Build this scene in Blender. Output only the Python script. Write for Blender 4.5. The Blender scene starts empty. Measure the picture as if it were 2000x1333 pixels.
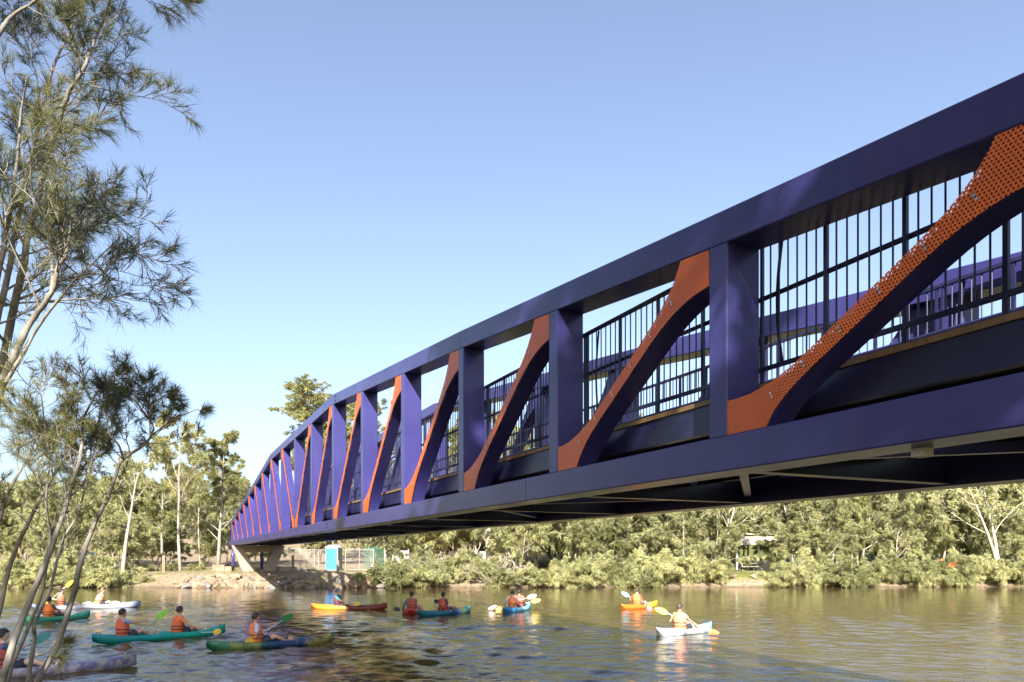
import bpy, bmesh, math, random
import numpy as np
from mathutils import Vector, Matrix

# ------------------------------------------------------------------ camera, sky, sun, exposure
SC = bpy.context.scene
COL = SC.collection
F_PX, YH, EYE = 1440.0, 1085.0, 2.67          # focal length and horizon in photo pixels, eye height above the water
cam_d = bpy.data.cameras.new('camera')
cam_d.sensor_width = 36.0
cam_d.lens = 36.0 * F_PX / 2000.0
cam_d.shift_y = (YH - 666.5) / 2000.0
cam_d.clip_start = 0.1
cam_d.clip_end = 6000
cam = bpy.data.objects.new('camera', cam_d)
cam.location = (0, 0, EYE)
cam.rotation_euler = (math.radians(90), 0, 0)
COL.objects.link(cam)
SC.camera = cam

SUN_EL, SUN_AZ = math.radians(33), math.radians(184)   # azimuth clockwise from +Y: the sun stands behind the camera
world = bpy.data.worlds.new('World')
SC.world = world
world.use_nodes = True
wn = world.node_tree
wn.nodes.clear()
w_out = wn.nodes.new('ShaderNodeOutputWorld')
w_bg = wn.nodes.new('ShaderNodeBackground')
w_sky = wn.nodes.new('ShaderNodeTexSky')
w_sky.sky_type = 'NISHITA'
w_sky.sun_disc = False
w_sky.sun_elevation = SUN_EL
w_sky.sun_rotation = SUN_AZ
w_sky.altitude = 0
w_sky.air_density = 1.0
w_sky.dust_density = 2.6
w_sky.ozone_density = 3.0
w_bg.inputs['Strength'].default_value = 0.097
w_hs = wn.nodes.new('ShaderNodeHueSaturation')
w_hs.inputs['Saturation'].default_value = 0.86
w_hs.inputs['Hue'].default_value = 0.503
wn.links.new(w_sky.outputs['Color'], w_hs.inputs['Color'])
wn.links.new(w_hs.outputs['Color'], w_bg.inputs['Color'])
wn.links.new(w_bg.outputs['Background'], w_out.inputs['Surface'])

sun_d = bpy.data.lights.new('sun', 'SUN')
sun_d.energy = 5.0
sun_d.angle = math.radians(0.55)
sun_d.color = (1.0, 0.965, 0.90)
sun = bpy.data.objects.new('sun', sun_d)
to_sun = Vector((math.sin(SUN_AZ) * math.cos(SUN_EL), math.cos(SUN_AZ) * math.cos(SUN_EL), math.sin(SUN_EL)))
sun.rotation_euler = to_sun.to_track_quat('Z', 'Y').to_euler()
sun.location = (0, -20, 40)
COL.objects.link(sun)

SC.view_settings.view_transform = 'Standard'
SC.view_settings.look = 'None'
SC.view_settings.gamma = 1.0
SC.view_settings.use_curve_mapping = False
SC.view_settings.exposure = 1.62
SC.render.engine = 'CYCLES'
SC.cycles.max_bounces = 6
SC.cycles.diffuse_bounces = 2
SC.cycles.glossy_bounces = 3
SC.cycles.transparent_max_bounces = 12
SC.cycles.caustics_reflective = False
SC.cycles.caustics_refractive = False
SC.cycles.use_denoising = True

# ------------------------------------------------------------------ helpers
def px(x, y, Y):
    """The place at depth Y that the photograph shows at pixel x, y."""
    return Vector(((x - 1000.0) / F_PX * Y, Y, EYE + (YH - y) / F_PX * Y))

def on_water(x, y):
    return px(x, y, F_PX * EYE / (y - YH))

def tag(o, label=None, cat=None, group=None, kind=None):
    if label: o['label'] = label
    if cat: o['category'] = cat
    if group: o['group'] = group
    if kind: o['kind'] = kind
    return o

def empty(name, loc=(0, 0, 0), rz=0.0):
    o = bpy.data.objects.new(name, None)
    o.empty_display_size = 0.3
    o.location = loc
    o.rotation_euler = (0, 0, rz)
    COL.objects.link(o)
    return o

def link_mesh(name, me, mat=None, parent=None):
    if mat is not None and not me.materials:
        for m in (mat if isinstance(mat, (list, tuple)) else [mat]):
            me.materials.append(m)
    o = bpy.data.objects.new(name, me)
    COL.objects.link(o)
    if parent is not None: o.parent = parent
    return o

def copy_tree(o, parent=None):
    c = o.copy()
    COL.objects.link(c)
    if parent is not None: c.parent = parent
    for ch in list(o.children): copy_tree(ch, c)
    return c

class MB:
    """Collects shapes into one mesh."""
    def __init__(self):
        self.v, self.f, self.mi, self.cur = [], [], [], 0
    def add(self, verts, faces):
        n = len(self.v)
        self.v.extend([tuple(p) for p in verts])
        self.f.extend([tuple(i + n for i in f) for f in faces])
        self.mi.extend([self.cur] * len(faces))
        return self
    def box(self, lo, hi, mtx=None):
        x0, y0, z0 = lo; x1, y1, z1 = hi
        vs = [Vector(p) for p in ((x0,y0,z0),(x1,y0,z0),(x1,y1,z0),(x0,y1,z0),(x0,y0,z1),(x1,y0,z1),(x1,y1,z1),(x0,y1,z1))]
        if mtx is not None: vs = [mtx @ p for p in vs]
        return self.add(vs, [(0,3,2,1),(4,5,6,7),(0,1,5,4),(1,2,6,5),(2,3,7,6),(3,0,4,7)])
    def bar(self, a, b, w, h, up=(0, 0, 1)):
        """Rectangular bar from a to b, w across and h along up."""
        a, b = Vector(a), Vector(b)
        d = (b - a).normalized()
        u = Vector(up); u = (u - d * u.dot(d))
        u = u.normalized() if u.length > 1e-5 else d.orthogonal().normalized()
        s = d.cross(u)
        vs = []
        for p in (a, b):
            for i, j in ((-1,-1),(1,-1),(1,1),(-1,1)):
                vs.append(p + s * (w / 2 * i) + u * (h / 2 * j))
        return self.add(vs, [(0,1,2,3),(7,6,5,4),(0,4,5,1),(1,5,6,2),(2,6,7,3),(3,7,4,0)])
    def tube(self, path, radii, sides=6, cap=True):
        path = [Vector(p) for p in path]
        if not hasattr(radii, '__len__'): radii = [radii] * len(path)
        vs, fs = [], []
        ref = None
        for i, p in enumerate(path):
            d = (path[min(i + 1, len(path) - 1)] - path[max(i - 1, 0)])
            d = d.normalized() if d.length > 1e-9 else Vector((0, 0, 1))
            if ref is None: ref = d.orthogonal().normalized()
            ref = ref - d * ref.dot(d)
            ref = ref.normalized() if ref.length > 1e-6 else d.orthogonal().normalized()
            q = d.cross(ref)
            for k in range(sides):
                t = 2 * math.pi * k / sides
                vs.append(p + (ref * math.cos(t) + q * math.sin(t)) * radii[i])
        for i in range(len(path) - 1):
            for k in range(sides):
                a, b = i * sides + k, i * sides + (k + 1) % sides
                fs.append((a, b, b + sides, a + sides))
        if cap:
            fs.append(tuple(reversed(range(sides))))
            fs.append(tuple(range((len(path) - 1) * sides, len(path) * sides)))
        return self.add(vs, fs)
    def loft(self, rings, cap=True, closed=True):
        n = len(rings[0]); vs, fs = [], []
        for r in rings: vs.extend(r)
        m = n if closed else n - 1
        for i in range(len(rings) - 1):
            for k in range(m):
                a, b = i * n + k, i * n + (k + 1) % n
                fs.append((a, b, b + n, a + n))
        if cap and closed:
            fs.append(tuple(reversed(range(n))))
            fs.append(tuple(range((len(rings) - 1) * n, len(rings) * n)))
        return self.add(vs, fs)
    def ball(self, c, r, seg=12, rings=8, mtx=None):
        c = Vector(c); rx, ry, rz = r if hasattr(r, '__len__') else (r, r, r)
        vs, fs = [], []
        for i in range(1, rings):
            ph = math.pi * i / rings
            for k in range(seg):
                t = 2 * math.pi * k / seg
                vs.append(Vector((rx * math.sin(ph) * math.cos(t), ry * math.sin(ph) * math.sin(t), rz * math.cos(ph))))
        top, bot = len(vs), len(vs) + 1
        vs += [Vector((0, 0, rz)), Vector((0, 0, -rz))]
        for i in range(rings - 2):
            for k in range(seg):
                a, b = i * seg + k, i * seg + (k + 1) % seg
                fs.append((a, a + seg, b + seg, b))
        for k in range(seg):
            fs.append((top, k, (k + 1) % seg))
            j = (rings - 2) * seg
            fs.append((bot, j + (k + 1) % seg, j + k))
        if mtx is not None: vs = [mtx @ p for p in vs]
        return self.add([p + c for p in vs], fs)
    def prism(self, outline, axis_fn):
        """outline: 2D points; axis_fn(p, side) -> 3D point for side 0 / 1."""
        n = len(outline)
        vs = [axis_fn(p, 0) for p in outline] + [axis_fn(p, 1) for p in outline]
        fs = [tuple(reversed(range(n))), tuple(range(n, 2 * n))]
        fs += [(i, (i + 1) % n, (i + 1) % n + n, i + n) for i in range(n)]
        return self.add(vs, fs)
    def build(self, name, mat=None, parent=None, smooth=False, fix=True, loc=None):
        me = bpy.data.meshes.new(name)
        me.from_pydata(self.v, [], self.f)
        if mat is not None:
            for m in (mat if isinstance(mat, (list, tuple)) else [mat]): me.materials.append(m)
            if isinstance(mat, (list, tuple)): me.polygons.foreach_set('material_index', self.mi)
        if fix:
            bm = bmesh.new(); bm.from_mesh(me)
            bmesh.ops.recalc_face_normals(bm, faces=bm.faces)
            bm.to_mesh(me); bm.free()
        if smooth:
            me.polygons.foreach_set('use_smooth', [True] * len(me.polygons))
        me.update()
        o = bpy.data.objects.new(name, me)
        COL.objects.link(o)
        if parent is not None: o.parent = parent
        if loc is not None: o.location = loc
        return o

# ------------------------------------------------------------------ materials
class NT:
    def __init__(self, name):
        self.m = bpy.data.materials.new(name); self.m.use_nodes = True
        self.t = self.m.node_tree; self.n = self.t.nodes; self.l = self.t.links
        self.b = self.n['Principled BSDF']; self.out = self.n['Material Output']
    def new(self, typ, **kw):
        nd = self.n.new(typ)
        for k, v in kw.items(): setattr(nd, k, v)
        return nd
    def link(self, a, b): self.l.new(a, b)
    def coord(self, which='Object', scale=(1, 1, 1)):
        tc = self.new('ShaderNodeTexCoord'); mp = self.new('ShaderNodeMapping')
        mp.inputs['Scale'].default_value = scale
        self.link(tc.outputs[which], mp.inputs['Vector'])
        return mp.outputs['Vector']
    def noise(self, vec, scale, detail=4, rough=0.55, dist=0.0):
        nz = self.new('ShaderNodeTexNoise')
        nz.inputs['Scale'].default_value = scale; nz.inputs['Detail'].default_value = detail
        nz.inputs['Roughness'].default_value = rough; nz.inputs['Distortion'].default_value = dist
        if vec is not None: self.link(vec, nz.inputs['Vector'])
        return nz.outputs['Fac']
    def ramp(self, fac, stops, interp='LINEAR'):
        r = self.new('ShaderNodeValToRGB'); cr = r.color_ramp; cr.interpolation = interp
        while len(cr.elements) < len(stops): cr.elements.new(0.5)
        for e, (p, c) in zip(cr.elements, stops):
            e.position = p; e.color = (c[0], c[1], c[2], 1)
        self.link(fac, r.inputs['Fac'])
        return r.outputs['Color']
    def rng(self, fac, a, b, c, d):
        r = self.new('ShaderNodeMapRange')
        for k, v in zip(('From Min', 'From Max', 'To Min', 'To Max'), (a, b, c, d)): r.inputs[k].default_value = v
        self.link(fac, r.inputs['Value'])
        return r.outputs['Result']
    def math(self, op, a, b=None, c=None):
        m = self.new('ShaderNodeMath', operation=op)
        for i, v in enumerate((a, b, c)):
            if v is None: continue
            if isinstance(v, (int, float)): m.inputs[i].default_value = v
            else: self.link(v, m.inputs[i])
        return m.outputs[0]
    def mix(self, fac, a, b, mode='MIX'):
        m = self.new('ShaderNodeMix', data_type='RGBA', blend_type=mode)
        for key, v in ((0, fac), (6, a), (7, b)):
            if isinstance(v, (int, float)): m.inputs[key].default_value = v
            elif isinstance(v, tuple): m.inputs[key].default_value = (*v, 1)
            else: self.link(v, m.inputs[key])
        return m.outputs[2]
    def bump(self, h, strength, dist, normal=None):
        b = self.new('ShaderNodeBump')
        b.inputs['Strength'].default_value = strength; b.inputs['Distance'].default_value = dist
        self.link(h, b.inputs['Height'])
        if normal is not None: self.link(normal, b.inputs['Normal'])
        return b.outputs['Normal']

def scale_c(c, k): return tuple(min(1, x * k) for x in c)

def plain(name, c, rough=0.6, vary=0.25, scale=3.0, bump=0.0, metallic=0.0, spec=0.5, coat=0.0, which='Object'):
    t = NT(name)
    v = t.coord(which)
    n = t.noise(v, scale, 6, 0.6)
    t.link(t.ramp(n, [(0.3, scale_c(c, 1 - vary)), (0.7, scale_c(c, 1 + vary))]), t.b.inputs['Base Color'])
    n2 = t.noise(v, scale * 4, 4)
    t.link(t.rng(n2, 0.3, 0.7, rough * 0.85, min(1, rough * 1.15)), t.b.inputs['Roughness'])
    t.b.inputs['Metallic'].default_value = metallic
    t.b.inputs['Specular IOR Level'].default_value = spec
    t.b.inputs['Coat Weight'].default_value = coat
    t.b.inputs['Coat Roughness'].default_value = 0.08
    if bump: t.link(t.bump(n2, 0.5, bump), t.b.inputs['Normal'])
    return t.m

def mat_paint(name, c):
    t = NT(name)
    v = t.coord('Object')
    n = t.noise(v, 0.7, 5)
    dirt = t.noise(t.coord('Object', (1.5, 1.5, 0.25)), 3.0, 6, 0.65)
    base = t.ramp(n, [(0.35, scale_c(c, 0.9)), (0.65, scale_c(c, 1.1))])
    t.link(t.mix(t.rng(dirt, 0.52, 0.8, 0, 0.16), base, (0.13, 0.12, 0.15)), t.b.inputs['Base Color'])
    t.link(t.rng(t.noise(v, 0.6, 2), 0.3, 0.7, 0.27, 0.36), t.b.inputs['Roughness'])
    t.b.inputs['Specular IOR Level'].default_value = 0.28
    t.b.inputs['Coat Weight'].default_value = 0.08
    t.b.inputs['Coat Roughness'].default_value = 0.12
    t.link(t.bump(t.noise(v, 0.8, 1), 0.02, 0.05), t.b.inputs['Normal'])
    return t.m

def mat_perforated(name, c):
    """Orange sheet with staggered round holes (pitch in metres along the sheet)."""
    t = NT(name)
    tc = t.new('ShaderNodeTexCoord')
    sep = t.new('ShaderNodeSeparateXYZ'); t.link(tc.outputs['Object'], sep.inputs[0])
    P, R = 0.034, 0.0090
    def cell(off):
        fx = t.math('MULTIPLY', t.math('SUBTRACT', t.math('FRACT', t.math('ADD', t.math('DIVIDE', sep.outputs['X'], P), off)), 0.5), P)
        fz = t.math('MULTIPLY', t.math('SUBTRACT', t.math('FRACT', t.math('ADD', t.math('DIVIDE', sep.outputs['Z'], P * 1.732), off)), 0.5), P * 1.732)
        return t.math('ADD', t.math('MULTIPLY', fx, fx), t.math('MULTIPLY', fz, fz))
    d = t.math('MINIMUM', cell(0.0), cell(0.5))
    solid = t.math('GREATER_THAN', d, R * R)
    v = t.coord('Object')
    n = t.noise(v, 1.2, 5)
    t.link(t.ramp(n, [(0.3, scale_c(c, 0.85)), (0.7, scale_c(c, 1.12))]), t.b.inputs['Base Color'])
    t.link(solid, t.b.inputs['Alpha'])
    t.b.inputs['Roughness'].default_value = 0.42
    return t.m

def mat_foliage(name, dark, light, scale=1.3, transl=0.25, rnd=0.25):
    t = NT(name)
    geo = t.new('ShaderNodeNewGeometry')
    n = t.noise(geo.outputs['Position'], scale, 5, 0.6)
    info = t.new('ShaderNodeObjectInfo')
    k = t.math('ADD', n, t.rng(info.outputs['Random'], 0, 1, -rnd * 0.5, rnd * 0.5))
    col = t.ramp(k, [(0.32, dark), (0.5, tuple((a + b) / 2 for a, b in zip(dark, light))), (0.68, light)])
    t.link(col, t.b.inputs['Base Color'])
    t.b.inputs['Roughness'].default_value = 0.6
    t.b.inputs['Specular IOR Level'].default_value = 0.3
    tr = t.new('ShaderNodeBsdfTranslucent'); t.link(col, tr.inputs['Color'])
    mx = t.new('ShaderNodeMixShader'); mx.inputs[0].default_value = transl
    t.link(t.b.outputs[0], mx.inputs[1]); t.link(tr.outputs[0], mx.inputs[2])
    t.link(mx.outputs[0], t.out.inputs['Surface'])
    return t.m

def mat_bark(name, a, b, scale=(6, 6, 1.5)):
    t = NT(name)
    v = t.coord('Object', scale)
    n = t.noise(v, 2.0, 7, 0.65)
    t.link(t.ramp(n, [(0.3, a), (0.7, b)]), t.b.inputs['Base Color'])
    t.b.inputs['Roughness'].default_value = 0.85
    t.b.inputs['Specular IOR Level'].default_value = 0.25
    t.link(t.bump(n, 0.6, 0.02), t.b.inputs['Normal'])
    return t.m

def mat_hull(name, stops, axis='X', length=3.6, noise=0.12):
    """Moulded plastic whose colour changes along the hull."""
    t = NT(name)
    tc = t.new('ShaderNodeTexCoord')
    sep = t.new('ShaderNodeSeparateXYZ'); t.link(tc.outputs['Object'], sep.inputs[0])
    n = t.noise(tc.outputs['Object'], 2.6, 3, 0.5, 0.6)
    f = t.math('ADD', t.rng(sep.outputs['X'], -length / 2, length / 2, 0, 1), t.rng(n, 0.3, 0.7, -noise, noise))
    t.link(t.ramp(f, stops), t.b.inputs['Base Color'])
    t.b.inputs['Roughness'].default_value = 0.45
    t.b.inputs['Specular IOR Level'].default_value = 0.35
    t.link(t.bump(t.noise(tc.outputs['Object'], 30, 3), 0.05, 0.01), t.b.inputs['Normal'])
    return t.m

PAINT = mat_paint('purple_steel_paint', (0.041, 0.037, 0.148))
PAINT_DARK = mat_paint('dark_rail_and_underdeck_shade_paint', (0.018, 0.018, 0.055))  # rails and edge beams; on under-deck steel it stands in for shade
PERF = mat_perforated('perforated_orange_sheet', (0.70, 0.135, 0.006))
STEEL = plain('zinc_fixing', (0.5, 0.5, 0.48), 0.35, 0.1, 8, metallic=0.8)
BLACK = plain('black_rubber', (0.02, 0.02, 0.022), 0.7, 0.2)
TIMBER = plain('kerb_timber', (0.20, 0.12, 0.055), 0.6, 0.25, 5, 0.004)
DECK = plain('deck_soffit', (0.016, 0.016, 0.022), 0.6, 0.2, 2)  # near-black: the shade under the deck is put into this colour
CONCRETE = plain('pale_concrete', (0.27, 0.225, 0.18), 0.85, 0.14, 1.2, 0.006)

# ------------------------------------------------------------------ the setting: ground and river
rnd = random.Random(7)
def smooth(a, b, x):
    t = min(1, max(0, (x - a) / (b - a))); return t * t * (3 - 2 * t)
def wob(x, s): return math.sin(x * 0.11 + s) * 0.5 + math.sin(x * 0.37 + s * 2.1) * 0.3 + math.sin(x * 0.83 + s * 0.7) * 0.2
def shore_far(x): return 60.6 + 0.055 * max(0, x) + 0.5 * wob(x, 1.0)
def shore_near(x): return 9.0 + 0.6 * wob(x, 4.0)
def ground_z(x, y):
    sf, sn = shore_far(x), shore_near(x)
    if y > (sf + sn) / 2:
        d = y - sf
        if d < 0: return max(-1.6, 0.55 * d)
        top = 1.22 + 0.18 * smooth(-6, -24, x) * 0 + 0.12 * wob(x, 2) * smooth(0, 4, d)
        steep = 2.6 if not (-36 < x < -9) else 4.6
        z = top * smooth(-0.4, steep, d) + 0.02 * max(0, d - 5) * smooth(5, 25, d)
        z += 15 * smooth(90, 330, y) + 10 * smooth(120, 400, y) * (0.5 + 0.5 * math.sin(x * 0.006 + 1.2))
        return z + 0.06 * wob(x * 3 + y, 3)
    d = sn - y
    if d < 0: return max(-1.6, 0.45 * d)
    return min(1.05, 0.42 * d) + 0.012 * max(0, d - 6)
def axis(lo, hi, step, far):
    a = list(np.arange(lo, hi + 1e-6, step)); s = step; left, right = [], []
    p, s = hi, step
    while p < far: s *= 1.22; p += s; right.append(p)
    p, s = lo, step
    while p > -far: s *= 1.22; p -= s; left.append(p)
    return list(reversed(left)) + a + right
gx, gy = axis(-62, 66, 0.8, 2600), axis(-12, 96, 0.6, 2600)
gv = [(x, y, ground_z(x, y)) for y in gy for x in gx]
nx = len(gx)
gf = [(j * nx + i, j * nx + i + 1, (j + 1) * nx + i + 1, (j + 1) * nx + i) for j in range(len(gy) - 1) for i in range(nx - 1)]
me = bpy.data.meshes.new('ground'); me.from_pydata(gv, [], gf)
me.polygons.foreach_set('use_smooth', [True] * len(me.polygons))
t = NT('bank_earth_and_grass')
geo = t.new('ShaderNodeNewGeometry')
pos = geo.outputs['Position']
n1 = t.noise(pos, 0.35, 6, 0.6); n2 = t.noise(pos, 3.5, 6, 0.65); n3 = t.noise(pos, 14, 4)
earth = t.ramp(n2, [(0.3, (0.12, 0.085, 0.05)), (0.5, (0.25, 0.185, 0.12)), (0.72, (0.36, 0.28, 0.19))])
grass = t.ramp(n2, [(0.3, (0.075, 0.085, 0.02)), (0.7, (0.17, 0.18, 0.05))])
sepg = t.new('ShaderNodeSeparateXYZ'); t.link(pos, sepg.inputs[0])
k = t.math('ADD', n1, t.rng(sepg.outputs['X'], -14, 12, -0.10, 0.12))
gmask = t.rng(k, 0.47, 0.58, 0, 1)
gmask = t.math('MULTIPLY', gmask, t.rng(sepg.outputs['Z'], 0.45, 0.85, 0, 1))
# a pale gravel path along the far bank
path_d = t.math('ABSOLUTE', t.math('SUBTRACT', sepg.outputs['Y'], t.math('ADD', 68.2, t.math('MULTIPLY', n1, 1.5))))
pmask = t.rng(path_d, 1.0, 1.8, 1, 0)
col = t.mix(gmask, earth, grass)
col = t.mix(pmask, col, t.ramp(n3, [(0.3, (0.30, 0.245, 0.175)), (0.7, (0.40, 0.335, 0.25))]))
wet = t.rng(sepg.outputs['Z'], -0.05, 0.22, 0.35, 1.0)
mxw = t.new('ShaderNodeMix', data_type='RGBA', blend_type='MULTIPLY'); mxw.inputs[0].default_value = 1
t.link(col, mxw.inputs[6]); t.link(wet, mxw.inputs[7])
t.link(mxw.outputs[2], t.b.inputs['Base Color'])
t.b.inputs['Roughness'].default_value = 0.95
t.b.inputs['Specular IOR Level'].default_value = 0.15
t.link(t.bump(n2, 0.7, 0.12, t.bump(n3, 0.5, 0.03)), t.b.inputs['Normal'])
me.materials.append(t.m)
tag(link_mesh('ground', me), kind='structure')

def water_material():
    t = NT('brown_river_water')
    geo = t.new('ShaderNodeNewGeometry'); pos = geo.outputs['Position']
    mp = t.new('ShaderNodeMapping'); mp.inputs['Scale'].default_value = (0.45, 1.0, 1.0); mp.inputs['Rotation'].default_value = (0, 0, math.radians(6)); t.link(pos, mp.inputs['Vector'])
    fine = t.noise(mp.outputs['Vector'], 7.0, 3, 0.55, 0.35)
    sep = t.new('ShaderNodeSeparateXYZ'); t.link(pos, sep.inputs[0])
    h = t.math('MULTIPLY', fine, t.rng(sep.outputs['Y'], 20, 55, 0.05, 0.015))
    b = t.new('ShaderNodeBump'); b.inputs['Strength'].default_value = 1.0; b.inputs['Distance'].default_value = 0.35
    t.link(h, b.inputs['Height'])
    t.link(b.outputs['Normal'], t.b.inputs['Normal'])
    t.link(t.ramp(t.noise(pos, 0.12, 3), [(0.3, (0.068, 0.047, 0.018)), (0.7, (0.092, 0.065, 0.027))]), t.b.inputs['Base Color'])
    t.b.inputs['Roughness'].default_value = 0.05
    t.b.inputs['IOR'].default_value = 1.333
    return t.m
WATER = water_material()
def water_mesh():
    """A rippled sheet where the river is in view: finest near the viewer, waves as real relief."""
    r = np.random.default_rng(21)
    ys = 7.0 * np.exp(np.arange(0, 520) * 0.0044); ys = ys[ys < 67]
    ss = np.linspace(-1, 1, 620)
    Y, S = np.meshgrid(ys, ss, indexing='ij'); X = S * (0.95 * Y + 8)
    H = np.zeros_like(X)
    for k in range(64):
        lam = 0.26 * (7.0 ** r.random())                      # 0.26 to 1.8 m
        th = r.normal(math.pi / 2 - 0.15, 0.55)
        q = 2 * math.pi / lam; ph = r.uniform(0, 6.28)
        wob_ = 0.9 * np.sin(0.35 * X + r.uniform(0, 6.28)) + 0.9 * np.sin(0.27 * Y + r.uniform(0, 6.28))
        slope = 0.024 * (lam / 0.9) ** -0.15
        fade = np.clip((lam / (0.0044 * Y)) / 3.0 - 0.6, 0, 1)   # waves too short for the mesh fade out
        H += slope / q * np.sin(q * (X * math.cos(th) + Y * math.sin(th)) + ph + wob_) * fade
    gust = 0.5 + 0.5 * np.sin(0.16 * X + 1.1 * np.sin(0.11 * Y + 0.7)) * np.sin(0.23 * Y + 0.8 * np.sin(0.13 * X))
    calm = np.interp(Y, [14, 22, 32, 45, 58], [1.3, 1.15, 0.75, 0.34, 0.16])
    side = np.interp(X / Y, [-0.6, -0.05, 0.25, 0.7], [1.15, 1.0, 0.62, 0.75])
    amt = calm * side * (0.55 + 0.65 * gust)
    def wake(y0, y1, x0, x1, half, gain):
        c = y0 + (y1 - y0) * (X - x0) / (x1 - x0) + 0.25 * np.sin(1.3 * X)
        return gain * np.clip(1.4 - np.abs(Y - c) / half, 0, 1) * np.clip((X - x0) / 2.0, 0, 1) * np.clip((x1 - X) / 0.8, 0, 1)
    amt += wake(28.4, 25.6, -3.5, 5.2, 0.7, 0.9) + wake(35.5, 36.0, 0.0, 5.4, 0.9, 0.5) + wake(25.0, 24.0, -5.2, -0.5, 1.4, 0.25)
    Z = H * amt
    n0, n1 = X.shape
    V = np.stack([X, Y, Z], -1).reshape(-1, 3)
    i = (np.arange(n0 - 1)[:, None] * n1 + np.arange(n1 - 1)[None, :]).ravel()
    F = np.concatenate([np.stack([i, i + 1, i + n1 + 1], 1), np.stack([i, i + n1 + 1, i + n1], 1)], 0)
    wx, wy = axis(-70, 70, 7, 2600), list(np.arange(2, 80, 4.0)); nw = len(wx)
    W = np.array([(x, y, -0.16) for y in wy for x in wx]); j = (np.arange(len(wy) - 1)[:, None] * nw + np.arange(nw - 1)[None, :]).ravel() + len(V)
    F = np.concatenate([F, np.stack([j, j + 1, j + nw + 1], 1), np.stack([j, j + nw + 1, j + nw], 1)], 0)
    V = np.concatenate([V, W], 0)
    me = bpy.data.meshes.new('river_water')
    me.vertices.add(len(V)); me.vertices.foreach_set('co', V.astype(np.float32).ravel())
    me.loops.add(len(F) * 3); me.loops.foreach_set('vertex_index', F.astype(np.int32).ravel())
    me.polygons.add(len(F)); me.polygons.foreach_set('loop_start', np.arange(0, len(F) * 3, 3, dtype=np.int32))
    me.update(calc_edges=True)
    me.polygons.foreach_set('use_smooth', [True] * len(me.polygons))
    me.materials.append(WATER)
    return me
tag(link_mesh('river_water', water_mesh()), kind='structure')

# ------------------------------------------------------------------ the bridge
TH = math.atan(678.0 / F_PX)
DIR = Vector((-math.sin(TH), math.cos(TH), 0)); INW = Vector((math.cos(TH), math.sin(TH), 0))
D_NEAR, WID = 5.43, 4.27
bridge = empty('footbridge', tuple(INW * D_NEAR), math.pi / 2 + TH)
tag(bridge, 'long purple steel truss footbridge with orange perforated diagonals spanning the river', 'bridge')
# local axes: x along the bridge away from the viewer, y out towards the viewer (0 at the near face), z up
PW = 0.29                                   # post width
U = [-0.7, 2.84, 6.44, 10.19, 14.12, 18.18, 22.44, 26.75, 31.06, 35.35, 39.7, 44.0, 48.2, 52.3, 56.3, 60.2, 64.0, 67.7, 71.2]
MID = 9
PROF = [(-1.5, 2.97), (3.13, 3.38), (14.0, 4.56), (26.65, 5.76), (43.85, 5.76), (56.5, 4.52), (72.0, 3.02)]
def top_h(u):
    for (a, ha), (b, hb) in zip(PROF, PROF[1:]):
        if u <= b: return ha + (hb - ha) * (u - a) / (b - a)
    return PROF[-1][1]
Z0 = EYE
LB, LT = 0.905, 1.285                       # bottom chord, above the eye
TC = 0.36                                   # top chord depth
CW = 0.48                                   # chord width

def chord(name, stations, zb, zt, y0, y1, c=0.012):
    mb = MB()
    rings = []
    for u in stations:
        b, tp = zb(u) + Z0, zt(u) + Z0
        rings.append([(u, y0 - c, b), (u, y1 + c, b), (u, y1, b + c), (u, y1, tp - c), (u, y1 + c, tp), (u, y0 - c, tp), (u, y0, tp - c), (u, y0, b + c)])
    mb.loft(rings)
    return mb.build(name, PAINT, bridge)

JOINTS = [-1.0, 14.0, 26.6, 43.9, 56.5, 71.5]
JLOW = [-1.0, 11.0, 27.2, 43.5, 58.0, 71.5]
GAP = 0.008
def stations(a, b): return [a + GAP] + [p for p, _ in PROF if a + 0.1 < p < b - 0.1] + [b - GAP]
for side in (0, 1):
    y0, y1 = (0.0, -CW) if side == 0 else (-WID + CW, -WID)
    for a, b in zip(JOINTS, JOINTS[1:]):
        chord('top_chord', stations(a, b), lambda u: top_h(u) - TC, top_h, y0, y1)
    for a, b in zip(JLOW, JLOW[1:]):
        chord('bottom_chord', [a + GAP, b - GAP], lambda u: LB, lambda u: LT, y0, y1)
    # dark oval access holes by the splices
    for u, zc in ((26.2, top_h(26.2) - TC / 2), (27.6, (LB + LT) / 2), (44.3, top_h(44.3) - TC / 2)):
        yy = 0.004 if side == 0 else -WID - 0.004
        for dz in (-0.07, 0.07):
            mb = MB()
            ring = [(u + 0.085 * math.cos(t), yy, Z0 + zc + dz + 0.035 * math.sin(t)) for t in [k * math.pi / 6 for k in range(12)]]
            mb.loft([ring, [(p[0], p[1] + (0.008 if side == 0 else -0.008), p[2]) for p in ring]])
            mb.build('access_cover', BLACK, bridge)
# posts
for u in U:
    for y0, y1 in ((-0.004, -CW + 0.02), (-WID + CW - 0.02, -WID + 0.004)):
        mb = MB(); c = 0.014
        u0, u1 = u - PW, u
        rings = []
        for zf in (0, 1):
            def z_at(uu): return Z0 + (LT + 0.0015 if zf == 0 else top_h(uu) - TC - 0.0015)
            rings.append([(u0 + c, y0, z_at(u0)), (u1 - c, y0, z_at(u1)), (u1, y0 - c, z_at(u1)), (u1, y1 + c, z_at(u1)), (u1 - c, y1, z_at(u1)), (u0 + c, y1, z_at(u0)), (u0, y1 + c, z_at(u0)), (u0, y0 - c, z_at(u0))])
        mb.loft(rings)
        mb.build('post', PAINT, bridge)
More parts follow.
